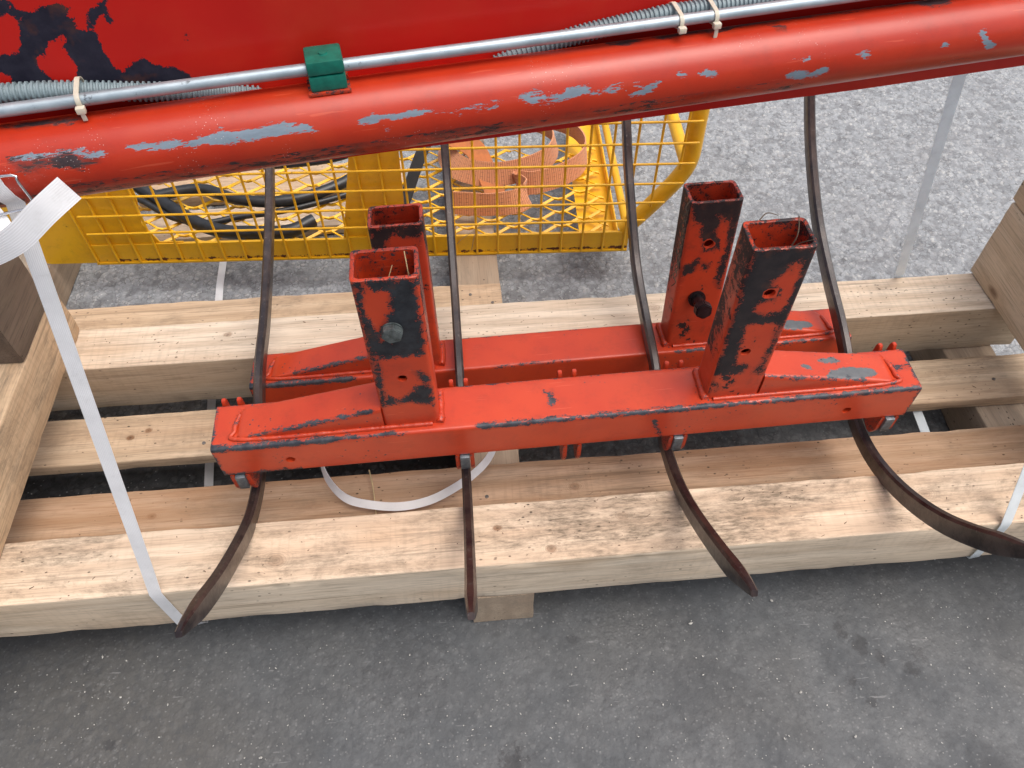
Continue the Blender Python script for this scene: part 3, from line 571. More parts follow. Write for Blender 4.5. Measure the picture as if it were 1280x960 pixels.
def beam_mesh(seed, creases, tops, fronts, holes):
    prof = ring_rect(0, FD, 0, FH, .0045, .005); n = 200; rings = []
    for i in range(n+1):
        x = -FL_/2+FL_*i/n; rings.append([(x, a, b) for a, b in prof])
    V, F = loft(rings, True, True); me = mesh_from(V, F, angle=40); p = vco(me)
    w_ = np.full(len(p), -1.)
    cr = np.stack([p[:, 1], p[:, 2]], 1); dcre = np.hypot(cr[:, 0], (cr[:, 1]-FH))
    for a, b, r in creases:
        dx = np.maximum(np.maximum(a-p[:, 0], p[:, 0]-b), 0); w_ = np.maximum(w_, r*1.35-np.hypot(dcre, dx))
    top = p[:, 2] > FH-.001; fr = p[:, 1] < .001
    if tops: w_[top] = np.maximum(w_[top], field(p[top][:, :2], tops))
    if fronts: w_[fr] = np.maximum(w_[fr], field(p[fr][:, [0, 2]], fronts))
    # both sawn ends and the lower arris near them rubbed bare
    de = FL_/2-np.abs(p[:, 0]); lower = np.hypot(p[:, 1], p[:, 2])
    w_ = np.maximum(w_, .0012-de-.0*lower)
    w_ = np.maximum(w_, np.where((p[:, 0] < -.38) & (p[:, 1] < .03), .0065-lower-.02*np.maximum(0, p[:, 0]+.43), -1))
    dr = np.hypot(p[:, 1]-FD, p[:, 2]-FH); w_ = np.maximum(w_, .0006-dr)
    set_wear(me, w_)
    if holes: me = cut_holes(me, [((x, 0, .029), (0, 1, 0), .0065, .03) for x in (-.3947, .3958)])
    return me
def upright_mesh(side, pos, neg, seed, holes):
    x0 = -UA-UW if side < 0 else UA; x1 = x0+UW; step = .0042
    po = ring_rect(x0, x1, UB, UB+UD, .0065, step); t_ = .0048
    cx, cy = (x0+x1)/2, UB+UD/2
    pi = [(cx+(a-cx)*(1-2*t_/UW), cy+(b-cy)*(1-2*t_/UD)) for a, b in po]
    n = 66; z0 = FH+.0002; z1 = FH+UH; rings = []
    dz = lambda a, b: mnoise.noise(Vector((a*60+seed, b*60, 0)))*.0011
    for i in range(n+1):
        z = z0+(z1-z0)*i/n; rings.append([(a, b, z+(dz(a, b) if i == n else 0)-(0.0007 if i == n else 0)) for a, b in po])
    rings.append([(a*.8+c*.2, b*.8+d*.2, z1+dz(a, b)) for (a, b), (c, d) in zip(po, pi)])
    rings.append([(a*.2+c*.8, b*.2+d*.8, z1+dz(a, b)) for (a, b), (c, d) in zip(po, pi)])
    for i in range(25):
        z = z1-.0007-(z1-z0)*i/24; rings.append([(c, d, z) for c, d in pi])
    V, F = loft(rings); me = mesh_from(V, F, angle=40); p = vco(me); w_ = np.full(len(p), -1.)
    outer = np.arange(len(p)) < (n+1)*len(po); fr = (p[:, 1] < UB+.004) & outer
    w_[fr] = np.maximum(w_[fr], field(p[fr][:, [0, 2]], pos, neg))
    zz = (p[:, 2]-FH)/UH
    # the sides: rubbed towards the top and along the arrises, clean near the weld
    sides = outer & ~fr
    nz = np.array([mnoise.fractal(Vector((a*22+seed, b*22, c*9)), 1.0, 2.0, 4) for a, b, c in p])
    k = .010*(zz-.55)+.010*nz if side > 0 else .006*(zz-.95)+.007*nz
    w_[sides] = np.maximum(w_[sides], np.where(zz[sides] > .25, k[sides], -1))
    rim = (z1-p[:, 2]) < .004; w_[rim] = np.maximum(w_[rim], (-.0016 if side < 0 else -.0002)+.003*nz[rim]); inn = ~outer; w_[inn] = np.maximum(w_[inn], -.0040+.004*nz[inn])
    set_wear(me, w_)
    return cut_holes(me, [((x, UB, z), (0, 1, 0), r, .03) for x, z, r in holes]) if holes else me
def gusset_mesh(side, stripes, seed):
    """box-section brace that falls from the upright to the end of the beam"""
    n = 70; xa = UA+UW-.0003; xb = FL_/2-.034; y0, y1 = UB-.0006, UB+UD+.0006; rings = []; ha = .0415
    for i in range(n+1):
        u = i/n; x = xa+(xb-xa)*u; h = ha*(1-u)+.0035*u
        if u > .96: h *= math.sqrt(max(0, (1-u)/.04))*.7+.3
        rr = min(.005, h*.45); k = 1-(max(0, u-.93)/.07)**2*.22
        c = (y0+y1)/2; pr = ring_rect(c-(c-y0)*k, c+(y1-c)*k, FH-.002, FH+h, rr, .0045)
        rings.append([(side*x, a, b) for a, b in pr])
    m_ = min(len(r_) for r_ in rings)
    if len(set(len(r_) for r_ in rings)) > 1:
        rs = []
        for r_ in rings:
            q = np.array(r_+[r_[0]]); d = np.r_[0, np.cumsum(np.linalg.norm(np.diff(q, axis=0), axis=1))]; s = np.linspace(0, d[-1], 49)[:-1]
            rs.append([tuple(np.interp(s_, d, q[:, k]) for k in range(3)) for s_ in s])
        rings = rs
    V, F = loft(rings, True, True); me = mesh_from(V, F, angle=40)
    bm = bmesh.new(); bm.from_mesh(me); bmesh.ops.recalc_face_normals(bm, faces=bm.faces); bm.to_mesh(me); bm.free(); me.set_sharp_from_angle(angle=R(40))
    p = vco(me); w_ = np.full(len(p), -1.); pr = np.full(len(p), -1.)
    u = (np.abs(p[:, 0])-xa)/(xb-xa); h = ha*(1-u)+.0035*u; dt = np.hypot(p[:, 1]-y0, p[:, 2]-(FH+h))
    for a, b, r in stripes:
        du = np.maximum(np.maximum(a-u, u-b), 0)*(xb-xa); w_ = np.maximum(w_, r-np.hypot(dt, du))
    if side > 0:
        top = p[:, 2] > FH+h-.003
        pr[top] = field(p[top][:, :2], [[(.352, .018), (.362, .028), (.385, .034), (.425, .036), (.436, .026), (.42, .019), (.395, .0145), (.352, .0145)], [(.348, .046), (.375, .052), (.382, .046), (.36, .041)], [(.318, .036), (.333, .036), (.335, .029), (.328, .031)]])
    set_wear(me, w_, pr); return me
def weld_mesh(pts, r=.0042, seed=0):
    P_ = spline(pts, max(14, int(sum(math.dist(a, b) for a, b in zip(pts, pts[1:]))/.0016)))
    L = np.linspace(0, 1, len(P_))
    me = tube_mesh(P_, lambda i: r*(1+.025*math.sin(i*1.6+seed)+.28*mnoise.noise(Vector((i*.13, seed, 0)))+.12*mnoise.noise(Vector((i*.5, seed, 3)))), 8)
    set_wear(me, np.full(len(me.vertices), -.004)); return me
def lug_mesh():
    poly = [(.0006, .0), (-.0008, -.030), (.006, -.047), (.014, -.050), (.045, -.040), (FD+.010, -.022), (FD+.013, .035), (FD+.012, FH-.004), (FD+.0095, FH+.0035), (FD+.004, FH+.0035), (FD+.0008, FH-.004), (FD+.0008, -.0008), (.0006, -.0008)]
    bm = bmesh.new(); a = [bm.verts.new((-.0029, y, z)) for y, z in poly]; b = [bm.verts.new((.0029, y, z)) for y, z in poly]
    bm.faces.new(a[::-1]); bm.faces.new(b)
    for i in range(len(poly)): bm.faces.new((a[i], a[(i+1) % len(poly)], b[(i+1) % len(poly)], b[i]))
    bmesh.ops.recalc_face_normals(bm, faces=bm.faces); bmesh.ops.bevel(bm, geom=bm.edges[:], offset=.0008, segments=2, affect='EDGES')
    me = bm_mesh(bm); p = vco(me); set_wear(me, np.maximum(-.001-(p[:, 2]+.046)*.12, -(np.abs(p[:, 1])+.006))*.8); return me
def hexbolt_mesh(r=.0130, h=.0095):
    bm = bmesh.new(); bmesh.ops.create_cone(bm, cap_ends=True, segments=6, radius1=r, radius2=r, depth=h); bmesh.ops.bevel(bm, geom=bm.edges[:], offset=.0009, segments=2, affect='EDGES')
    bmesh.ops.translate(bm, verts=bm.verts, vec=(0, 0, h/2+.0012)); me0 = bpy.data.meshes.new('t'); 
    bm2 = bmesh.new(); bmesh.ops.create_cone(bm2, cap_ends=True, segments=28, radius1=r*.98, radius2=r*.98, depth=.0016); bmesh.ops.translate(bm2, verts=bm2.verts, vec=(0, 0, .0008)); bm2.to_mesh(me0); bm2.free(); bm.from_mesh(me0)
    bm.transform(Matrix.Rotation(R(90), 4, 'X')); return bm_mesh(bm, angle=30)

M_RED_L = paint('red_paint_upright', grime=.35, bare=(.010, .012, .017), bare2=(.040, .046, .055), rough=.38)
def make_frame(name, loc, rot, label, front):
    root = empty(name, loc, label=label, cat='tine frame'); root.rotation_euler = rot
    s = 3.0 if front else 11.0
    if front:
        link('beam', beam_mesh(s, P['crease'], P['btop'], P['bfront'], True), M_BEAM, root)
    else:
        link('beam', beam_mesh(s, [(-.49, -.33, .004), (-.1, .02, .001), (.2, .44, .002)], [[(-.45, .01), (-.42, .02), (-.40, .015), (-.43, .004)], [(.36, .03), (.41, .01), (.415, .014), (.365, .036)], [(.39, .04), (.42, .03), (.42, .034), (.395, .045)]], [], False), M_BEAM, root)
    if front: fl, fr = (P['FL'], P['FLn']), (P['FR'], P['FRn'])
    else: fl, fr = (P['RL'], []), (P['RR'], [])
    hl = [(-.2234, .1724, .0062)] if front else []
    hr = [(.2215, .2757, .0072), (.2184, .1675, .0068)] if front else [(.2212, .2745, .0075)]
    link('upright', upright_mesh(-1, *fl, s, hl), M_RED_L if front else M_RED_REAR, root)
    link('upright', upright_mesh(1, *fr, s+5, hr), M_RED_OLD if front else M_RED_REAR, root)
    link('brace', gusset_mesh(-1, [(.06, .62, .0034), (.45, .9, .0022)] if front else [(.0, .8, .0032)], s), M_BEAM, root)
    link('brace', gusset_mesh(1, [(.02, .80, .0022)] if front else [(.1, .5, .002)], s), M_BEAM, root)
    for sg in (-1, 1):
        xe = sg*(FL_/2-.034); xi = sg*UA
        link('weld', weld_mesh([(xe, UB+UD*.8, FH+.001), (xe+sg*.004, UB+UD*.3, FH+.001), (xe-sg*.01, UB-.001, FH+.001), (sg*(UA+UW), UB-.0015, FH+.0012), (xi+sg*.01, UB-.0015, FH+.0012)], .0034, s+sg), M_BEAM, root)
        link('weld', weld_mesh([(xi-sg*.0005, UB-.001, FH+.002), (xi-sg*.002, UB+.012, FH+.003), (xi-sg*.002, UB+UD, FH+.003)], .0052, s+sg*2), M_BEAM, root)
    lm = lug_mesh()
    for c in (LUGS if front else ()):
        for d in (-.0105, .0105): link('lug', lm, M_BEAM, root).location = (c+d, 0, 0)
    return root
FRONT = make_frame('tine_frame', (.1388, .6142, .27), (.0232, -.0069, .0134), 'nearer red frame with four curved tines and a hex bolt in its left socket', True)
REAR = make_frame('tine_frame', (.1395, .7953, .1689), (-.067, -.0152, .0062), 'rear red frame lying lower, with an oily bolt sticking out of its right socket', False)
FRONT['group'] = REAR['group'] = 'red tine frames on the pallet'
km = bm_mesh(box_bm(-.0068, .0068, -.004, .05, -.031, -.0012, .0012))
for c in LUGS:
    if c: link('key', km, M_KEY, FRONT).location = (c, 0, 0)
hb = hexbolt_mesh(); b = link('bolt', hb, M_BOLT, FRONT); b.location = (-.2243, UB-.0002, .2656); b.rotation_euler.y = .3
# the long bolt sticking out of the rear frame, nut on its end
bm = bmesh.new(); bmesh.ops.create_cone(bm, cap_ends=True, segments=20, radius1=.0085, radius2=.0085, depth=.042); bmesh.ops.translate(bm, verts=bm.verts, vec=(0, 0, .019))
t_ = bpy.data.meshes.new('t'); b2 = bmesh.new(); bmesh.ops.create_cone(b2, cap_ends=True, segments=20, radius1=.0135, radius2=.0135, depth=.004); bmesh.ops.translate(b2, verts=b2.verts, vec=(0, 0, .0024)); b2.to_mesh(t_); b2.free(); bm.from_mesh(t_)
b2 = bmesh.new(); bmesh.ops.create_cone(b2, cap_ends=True, segments=6, radius1=.0145, radius2=.0135, depth=.014); bmesh.ops.bevel(b2, geom=b2.edges[:], offset=.0015, segments=2, affect='EDGES'); bmesh.ops.translate(b2, verts=b2.verts, vec=(0, 0, .036)); t_ = bpy.data.meshes.new('t'); b2.to_mesh(t_); b2.free(); bm.from_mesh(t_)
bm.transform(Matrix.Rotation(R(78), 4, 'X')); bb_ = link('bolt', bm_mesh(bm, angle=30), M_BOLT_D, REAR); bb_.location = (.2185, UB-.001, .172)

def tine_mesh(path, X, fan=0.0):
    """curved bar: path is (y, z) pairs from the front tip to the rear end, in world metres; X is its plane"""
    Q = spline([(y, z) for y, z in path], 90); n = len(Q); T = np.gradient(Q, axis=0); T /= np.linalg.norm(T, axis=1)[:, None]; N = np.stack([-T[:, 1], T[:, 0]], 1)
    V = []; rings = []
    prof = [(-1, -.72), (-.8, -1), (.8, -1), (1, -.72), (1, .72), (.55, 1), (-.55, 1), (-1, .72)]
    d = np.r_[0, np.cumsum(np.linalg.norm(np.diff(Q, axis=0), axis=1))]
    for i in range(n):
        e = d[-1]-d[i]
        hw = .0069*(min(1, .55+.45*d[i]/.05)); hh = .0136*(min(1, .30+.70*(d[i]/.07)**.7))*(1-.38*max(0, (i/n-.55)/.45))
        if e < .05: hh *= .5+.5*e/.05
        x = X+fan*max(0, Q[i, 0]-.66)
        rings.append([(x+a*hw, Q[i, 0]+N[i, 0]*b*hh, Q[i, 1]+N[i, 1]*b*hh) for a, b in prof])
    V, F = loft(rings, True, True); me = mesh_from(V, F, angle=28)
    bm = bmesh.new(); bm.from_mesh(me); bmesh.ops.recalc_face_normals(bm, faces=bm.faces); bm.to_mesh(me); bm.free(); me.set_sharp_from_angle(angle=R(28)); return me
MF = Matrix.Translation((.1388, .6142, .27)) @ Euler((.0232, -.0069, .0134)).to_matrix().to_4x4()
MFI = MF.inverted()
TIN = {-.330: [(.335, .386), (.355, .369), (.441, .291), (.54, .222), (.60, .197), (.66, .192), (.71, .205), (.77, .245), (.83, .262), (.907, .270), (1.059, .309), (1.184, .357), (1.32, .44)],
       -.0172: [(.315, .417), (.345, .378), (.395, .327), (.477, .264), (.55, .220), (.61, .198), (.67, .194), (.72, .212), (.775, .245), (.86, .262), (.96, .288), (1.083, .36), (1.16, .43), (1.26, .55)],
       .294: [(.325, .388), (.350, .368), (.395, .327), (.477, .264), (.55, .219), (.61, .198), (.67, .194), (.72, .212), (.775, .245), (.859, .260), (.963, .290), (1.083, .375), (1.14, .43), (1.24, .54)],
       .603: [(.325, .425), (.346, .398), (.389, .343), (.438, .291), (.495, .247), (.552, .216), (.608, .198), (.66, .196), (.71, .215), (.764, .252), (.82, .276), (.893, .301), (.98, .339), (1.071, .401), (1.14, .466), (1.22, .56)]}
for X, pth in TIN.items():
    me = tine_mesh(pth, X); me.transform(MFI); link('tine', me, M_TINE, FRONT)

# ------------------------------------------------------------------ the red pipe with its panel
PA = Vector((-.4048, .6186, .78)); AX = Vector((.9872, .1594, 0)).normalized(); E1 = Vector((-.1594, .9872, 0)).normalized(); RP = .0349
def on_pipe(s, off=0.0, up=0.0): return PA+AX*s+E1*off+Vector((0, 0, up))
PIPE = empty('machine_boom', PA, label='thick red pipe with a tall red sheet behind it, crossing above the pallet', cat='machine part')
PROT = math.atan2(AX.y, AX.x)
PIPE.rotation_euler.z = PROT
# children below are in (along pipe, away from camera, up)
nS, nT = 460, 72; s0, s1 = -.45, 1.75; V = []
for i in range(nS+1):
    s = s0+(s1-s0)*i/nS
    for k in range(nT):
        a = 2*math.pi*k/nT; V.append((s, -RP*math.cos(a), RP*math.sin(a)))
F = [(i*nT+k, i*nT+(k+1) % nT, (i+1)*nT+(k+1) % nT, (i+1)*nT+k) for i in range(nS) for k in range(nT)]
me = mesh_from(V, [f[::-1] for f in F], smooth=True); p = vco(me); th = np.arctan2(p[:, 2], -p[:, 1]); uv = np.stack([p[:, 0], RP*th], 1)
prim = field(uv, P['pipe']); wear = field(uv, P['pdark'])
under = RP*th; nz = np.array([mnoise.fractal(Vector((a*9, b*30, c*30)), 1.0, 2.0, 4) for a, b, c in p])
low = (th < -.15) & (th > -1.5); wear = np.where(low, np.maximum(wear, np.minimum(-.0016, -.0034+.0050*nz)-.012*np.maximum(0, p[:, 0]-.5)-.004*np.maximum(0, -.35-th)), wear)
set_wear(me, wear, prim); link('pipe', me, M_PIPE, PIPE)
PO = .031; PB = -.076
nx, nz_ = 330, 84; V = []
for sgn in (0, 1):
    for i in range(nx+1):
        for j in range(nz_+1): s_ = -.45+2.2*i/nx; zb_ = PB+.017*(.9-s_)/.9*(1 if s_ < .9 else .3); V.append((s_, PO+.005*sgn, zb_+(PB+.56-zb_)*j/nz_))
o_ = (nx+1)*(nz_+1); F = []
for i in range(nx):
    for j in range(nz_):
        a = i*(nz_+1)+j; b_ = a+nz_+1; F.append((a, b_, b_+1, a+1)); F.append((o_+a, o_+a+1, o_+b_+1, o_+b_))
for i in range(nx):
    a = i*(nz_+1); b_ = a+nz_+1; F.append((a, o_+a, o_+b_, b_)); F.append((a+nz_, b_+nz_, o_+b_+nz_, o_+a+nz_))
a = nx*(nz_+1)
for j in range(nz_): F.append((j, j+1, o_+j+1, o_+j)); F.append((a+j, o_+a+j, o_+a+j+1, a+j+1))
me = mesh_from(V, F, angle=30); p = vco(me); f_ = p[:, 1] < PO+.001; w_ = np.full(len(p), -1.); w_[f_] = field(p[f_][:, [0, 2]], P['panel'], P['panel_neg']); set_wear(me, w_)
link('side_sheet', me, M_PANEL, PIPE)
wm = weld_mesh([(-.44, PO-.003, .018), (.4, PO-.003, .018), (1.7, PO-.003, .018)], .004, 2); link('weld', wm, M_PIPE, PIPE)

# galvanised tube, clamp, conduit and ties
GO, GU, GR = .003, .0505, .0056
def along(s_list): return [tuple(on_pipe(*q)) for q in s_list]
me = tube_mesh([on_pipe(s, GO, GU-.0012+.003*s+.0006*math.sin(s*9)) for s in np.linspace(-.4, 1.7, 90)], GR, 20)
tag(link('metal_tube', me, M_GALV), 'thin galvanised metal tube running along the top of the red pipe', 'tube')
CL = empty('pipe_clamp', on_pipe(.298, GO, RP-.002), label='green plastic pipe clamp holding the thin metal tube on the red pipe', cat='clamp'); CL.rotation_euler.z = PROT
g0 = RP-.002
link('lower_half', bm_mesh(box_bm(-.0165, .0165, -.0155, .0155, .0035, GU-g0-.0002, .0022)), M_GREEN, CL)
link('upper_half', bm_mesh(box_bm(-.0165, .0165, -.0155, .0155, GU-g0+.0008, GU-g0+.0135, .0025)), M_GREEN, CL)
me = bm_mesh(box_bm(-.019, .019, -.017, .017, .0, .0032, .0006)); set_wear(me, np.full(len(me.vertices), -.002)); link('weld_plate', me, M_RED, CL)
bm = bmesh.new(); bmesh.ops.create_cone(bm, cap_ends=True, segments=20, radius1=.0042, radius2=.0038, depth=.0014); me = bm_mesh(bm); o = link('screw', me, M_GREEN, CL); o.location = (0, 0, GU-g0+.0140)
def conduit(name, pts, label, r=.0088, pitch=.0046):
    P_ = spline([tuple(on_pipe(*q)) for q in pts], 10); L = np.linalg.norm(np.diff(spline([tuple(on_pipe(*q)) for q in pts], 200), axis=0), axis=1).sum()
    n = int(L/pitch*6); P_ = spline([tuple(on_pipe(*q)) for q in pts], n)
    me = tube_mesh(P_, lambda i: r*(1.0 if (i % 6) < 3 else .80), 16); return tag(link(name, me, M_CONDUIT), label, 'cable conduit', 'grey conduits beside the thin tube')
conduit('conduit', [(-.42, .021, .0560), (-.12, .021, .0560), (.0, .021, .0555), (.06, .021, .0520), (.10, .0215, .0460), (.135, .0225, .0395), (.165, .0225, .0350), (.195, .0225, .0300), (.235, .023, .020)], 'grey corrugated conduit that dips behind the thin tube near the left cable tie')
conduit('conduit', [(.46, .0225, .020), (.50, .0225, .031), (.53, .0225, .0372), (.56, .022, .0420), (.61, .0215, .0470), (.66, .021, .0500), (.9, .021, .050), (1.7, .021, .050)], 'grey corrugated conduit rising behind the thin tube at the pair of cable ties')
def cable_tie(s, up, label, tail):
    root = empty('cable_tie', on_pipe(s, GO, GU), label=label, cat='cable tie', group='cable ties round the thin tube'); root.rotation_euler.z = PROT
    # loop in the plane across the tube, hull of the tube and the conduit behind it
    c2 = Vector((.018, up-GU)); pts = []
    for k in range(40):
        a = 2*math.pi*k/40; d = Vector((math.cos(a), math.sin(a)))
        e = max(GR+.0011, d.dot(c2)+.0088+.0012); q = max([(GR+.0011)*d, c2+(.0100)*d], key=lambda v: v.dot(d)); pts.append((0, q.x, q.y))
    pts.append(pts[0]); pts.append(pts[1])
    link('band', ribbon_mesh(pts, (1, 0, 0), .0042, .0011, 3), M_TIE, root)
    link('head', bm_mesh(box_bm(-.0038, .0038, -GR-.0062, -GR-.0006, -.0075, -.0020, .0008)), M_TIE, root)
    if tail: link('tail', bm_mesh(box_bm(-.0018, .0020, -GR-.0048, -GR-.0036, -.0075-tail, -.0070, .0003)), M_TIE, root)
cable_tie(.088, .0495, 'cable tie with clipped tail round the thin tube, left of the green clamp', .007)
cable_tie(.638, .049, 'cable tie without a tail, left one of the pair right of the clamp', 0)
cable_tie(.674, .050, 'cable tie with a long tail hanging over the red pipe', .018)

# ------------------------------------------------------------------ the yellow wire basket
CY0 = Vector((-.856, 1.273, 0)); CD = Vector((1.201, -.061, 0)).normalized(); CN = Vector((-CD.y, CD.x, 0))   # along the front, and away
BK = empty('wire_basket', CY0+Vector((0, 0, .0925)), label='yellow wire basket with hoses and orange slings inside, standing behind the pallet', cat='basket')
BK.rotation_euler.z = math.atan2(CD.y, CD.x)
# local: x along front, y away, z up from the basket's foot
def no_wear(me, v=-1.0): set_wear(me, np.full(len(me.vertices), v)); return me
def rod(pts, r=.0025, seg=8, n=None):
    P_ = np.array(pts, float) if n is None else spline(pts, n); return no_wear(tube_mesh(P_, r, seg, ref=(.3, .2, .9)))
prof = ring_rect(0, .0032, 0, .050, .0009, .003); V, F = loft([[(.10+1.103*i/260, a, b) for a, b in prof] for i in range(261)], True, True)
me2 = mesh_from(V, F, angle=40); p = vco(me2)
set_wear(me2, np.array([.0014-abs(q[2]-.0095)+.0030*mnoise.noise(Vector((q[0]*14, 0, 3))) if q[1] < .001 else -1 for q in p])); link('front_rail', me2, M_YEL, BK)
bm = box_bm(.10, 1.203, .0034, .0065, .0465, .0495, .0006); box_bm(.10, 1.203, -.0030, -.0004, 0, .0052, .0008, bm=bm); link('rail_lip', no_wear(bm_mesh(bm)), M_YEL, BK)
def plate(name, pts, y, th=.003, mat=None):
    bm = bmesh.new(); a = [bm.verts.new((x, y, z)) for x, z in pts]; b = [bm.verts.new((x, y+th, z)) for x, z in pts]
    bm.faces.new(a); bm.faces.new(b[::-1])
    for i in range(len(pts)): bm.faces.new((a[i], b[i], b[(i+1) % len(pts)], a[(i+1) % len(pts)]))
    bmesh.ops.recalc_face_normals(bm, faces=bm.faces); bmesh.ops.bevel(bm, geom=bm.edges[:], offset=.0006, segments=1, affect='EDGES')
    return link(name, no_wear(bm_mesh(bm)), mat or M_YEL, BK)
plate('corner_plate', [(.004, 0), (.165, 0), (.235, .040), (.292, .048), (.292, .052), (.245, .0525), (.226, .10), (.240, .165), (.240, .34), (-.06, .34), (-.06, .06), (-.012, .004)], .0035)
plate('centre_plate', [(.617, .0505), (.747, .0505), (.756, .36), (.684, .36)], .0035)
bm = box_bm(.622, .744, -.0005, .0100, .050, .0545, .001); link('centre_foot', no_wear(bm_mesh(bm)), M_YEL, BK)
# wires of the front: one object each, sharing meshes where they are equal
vw = rod([(0, -.0022, .006), (0, -.0022, .42)]); u0 = .845
for k in range(-17, 9):
    x = u0+.0436*k
    if x > 1.205: break
    o = link('wire', vw, M_YEL, BK); o.location.x = x
for x in (1.2374, 1.281):
    zb = .05+(x-1.205)/.078*.155+.012
    link('wire', rod([(x, -.0022, zb-.01), (x, -.0022, .42)]), M_YEL, BK)
for z in (.0845, .1285, .1735, .2185, .263, .308, .352, .40):
    link('wire', rod([(.115, -.0058, z), (float(np.interp(z, [.066, .118, .172, .215], [1.212, 1.252, 1.288, 1.303]))+.004, -.0058, z)]), M_YEL, BK)
link('end_frame', rod([(1.190, .016, .045), (1.212, .016, .066), (1.252, .016, .118), (1.288, .016, .172), (1.303, .016, .215), (1.303, .016, .30), (1.303, .016, .52)], .0165, 18, 60), M_YEL, BK)
link('end_frame', rod([(1.190, .56, .045), (1.252, .56, .118), (1.288, .56, .172), (1.303, .56, .215), (1.303, .56, .30), (1.303, .56, .52)], .0165, 18, 60), M_YEL, BK)
link('cross_tube', rod([(1.296, .02, .205), (1.296, .56, .205)], .0125, 14), M_YEL, BK)
link('floor_rail', rod([(1.205, .02, .030), (1.200, .58, .030)], .0085, 12), M_YEL, BK)
bm = box_bm(1.108, 1.186, .015, .56, .000, .003, .0005); box_bm(1.183, 1.186, .015, .56, .003, .030, .0005, bm=bm); link('floor_strip', no_wear(bm_mesh(bm)), M_YEL, BK)
# expanded-metal floor
bm = bmesh.new(); LX, LY = .100, .0455
segs = []
for j in range(14):
    for i in range(13):
        cx = -.03+LX*i+(LX/2 if j % 2 else 0); cy = .018+LY/2*j
        for sx in (-1, 1):
            a = (cx, cy); b_ = (cx+sx*LX/2, cy+LY/2)
            if b_[0] > 1.19 or b_[0] < 0 or a[0] > 1.19 or a[0] < 0 : continue
            segs.append((a, b_))
V = []; F = []
for (ax_, ay_), (bx_, by_) in segs:
    d = Vector((bx_-ax_, by_-ay_)); L = d.length; d /= L; nrm = Vector((-d.y, d.x)); w2 = .0029; q = 5
    # strand bends flat at its two bonds
    P0 = [Vector((ax_, ay_)), Vector((ax_, ay_))+Vector((d.x*.012, 0)), Vector((bx_, by_))-Vector((d.x*.012, 0)), Vector((bx_, by_))]
    o = len(V)
    for k, q_ in enumerate(P0):
        zt = .0135+(.0025 if k in (1, 2) else .0)
        for (du, dz) in ((-w2, 0), (w2, .0022), (w2, .0042), (-w2, .0020)): V.append((q_.x+nrm.x*du, q_.y+nrm.y*du, zt+dz))
    for k in range(3):
        for e in range(4): F.append((o+k*4+e, o+k*4+(e+1) % 4, o+k*4+4+(e+1) % 4, o+k*4+4+e))
link('expanded_metal_floor', no_wear(mesh_from(V, F)), M_YEL, BK)

def hose(pts, r, label, n=60, mat=None):
    me = tube_mesh(spline(pts, n), r, 14); return tag(link('hose', me, mat or M_BLACK), label, 'hose', 'black hoses in the yellow basket')
hose([(-.66, 1.42, .14), (-.56, 1.435, .142), (-.48, 1.40, .138), (-.40, 1.385, .136), (-.32, 1.40, .135), (-.235, 1.455, .134), (-.20, 1.54, .13), (-.30, 1.62, .13)], .0125, 'thick black hose curving along the middle of the basket to the centre plate')
hose([(-.72, 1.50, .16), (-.60, 1.505, .158), (-.45, 1.49, .154), (-.30, 1.50, .152), (-.22, 1.535, .15), (-.18, 1.60, .15)], .0085, 'glossy black hose farthest back in the basket', mat=simple('glossy_black_rubber', (.02, .024, .03), .16, 0, 60, .2, .05))
hose([(-.76, 1.50, .16), (-.70, 1.455, .15), (-.64, 1.41, .135), (-.56, 1.345, .126), (-.50, 1.315, .122), (-.44, 1.305, .122), (-.36, 1.30, .123), (-.31, 1.33, .124)], .0145, 'thickest black hose running down to the front rail of the basket')
hose([(-.74, 1.44, .15), (-.68, 1.41, .14), (-.61, 1.365, .125), (-.54, 1.345, .122), (-.47, 1.36, .121), (-.38, 1.37, .122), (-.28, 1.40, .122), (-.23, 1.42, .123)], .0068, 'thin black hose low on the basket floor, crossing under the thicker one')
# webbing sling, coiled on its edge and half on its side
SP = [(-.03, 1.345, .140), (.02, 1.335, .140), (.07, 1.328, .140), (.125, 1.335, .140), (.148, 1.362, .140), (.13, 1.395, .141), (.17, 1.392, .142), (.235, 1.415, .143), (.285, 1.46, .143), (.298, 1.52, .144), (.27, 1.585, .146), (.19, 1.62, .148), (.09, 1.615, .150), (.0, 1.57, .152), (-.02, 1.50, .155), (.01, 1.435, .158), (.08, 1.405, .160), (.16, 1.42, .162), (.215, 1.465, .164), (.225, 1.53, .166), (.175, 1.585, .168), (.09, 1.585, .17), (.03, 1.54, .172), (.03, 1.49, .175)]
WF = []
for i, q in enumerate(SP):
    rx, ry = q[0]-.12, q[1]-1.50; L = math.hypot(rx, ry)+1e-6; k = .12 if i < 5 else .42+.25*math.sin(i*1.7)
    WF.append((rx/L*k, ry/L*k, 1))
def sling(pts, lab, wf, width, n=150, group=None, mat=None):
    Q = spline([tuple(p)+tuple(wv) for p, wv in zip(pts, wf)], n); return tag(link('lifting_sling', ribbon_mesh(Q[:, :3], Q[:, 3:], width, .003, 5), mat or M_SLING), lab, 'sling', group)
WF = []
for i, q in enumerate(SP):
    cx, cy = .11, 1.48; rx, ry = q[0]-cx, q[1]-cy; L = math.hypot(rx, ry); k = (.15, .3, .2, .5, .9, .6, .3, .35, .2, .1, .3, .55, .75, .95, 1.1, .9, .5, .3, .2, .3, .25, .1, .2, .5, .8, .9, .8)[i]
    WF.append((-rx/L*k, -ry/L*k, 1))
sling(SP, 'orange and tan webbing sling coiled in the right half of the yellow basket', WF, .052, 260, 'webbing slings in the basket')
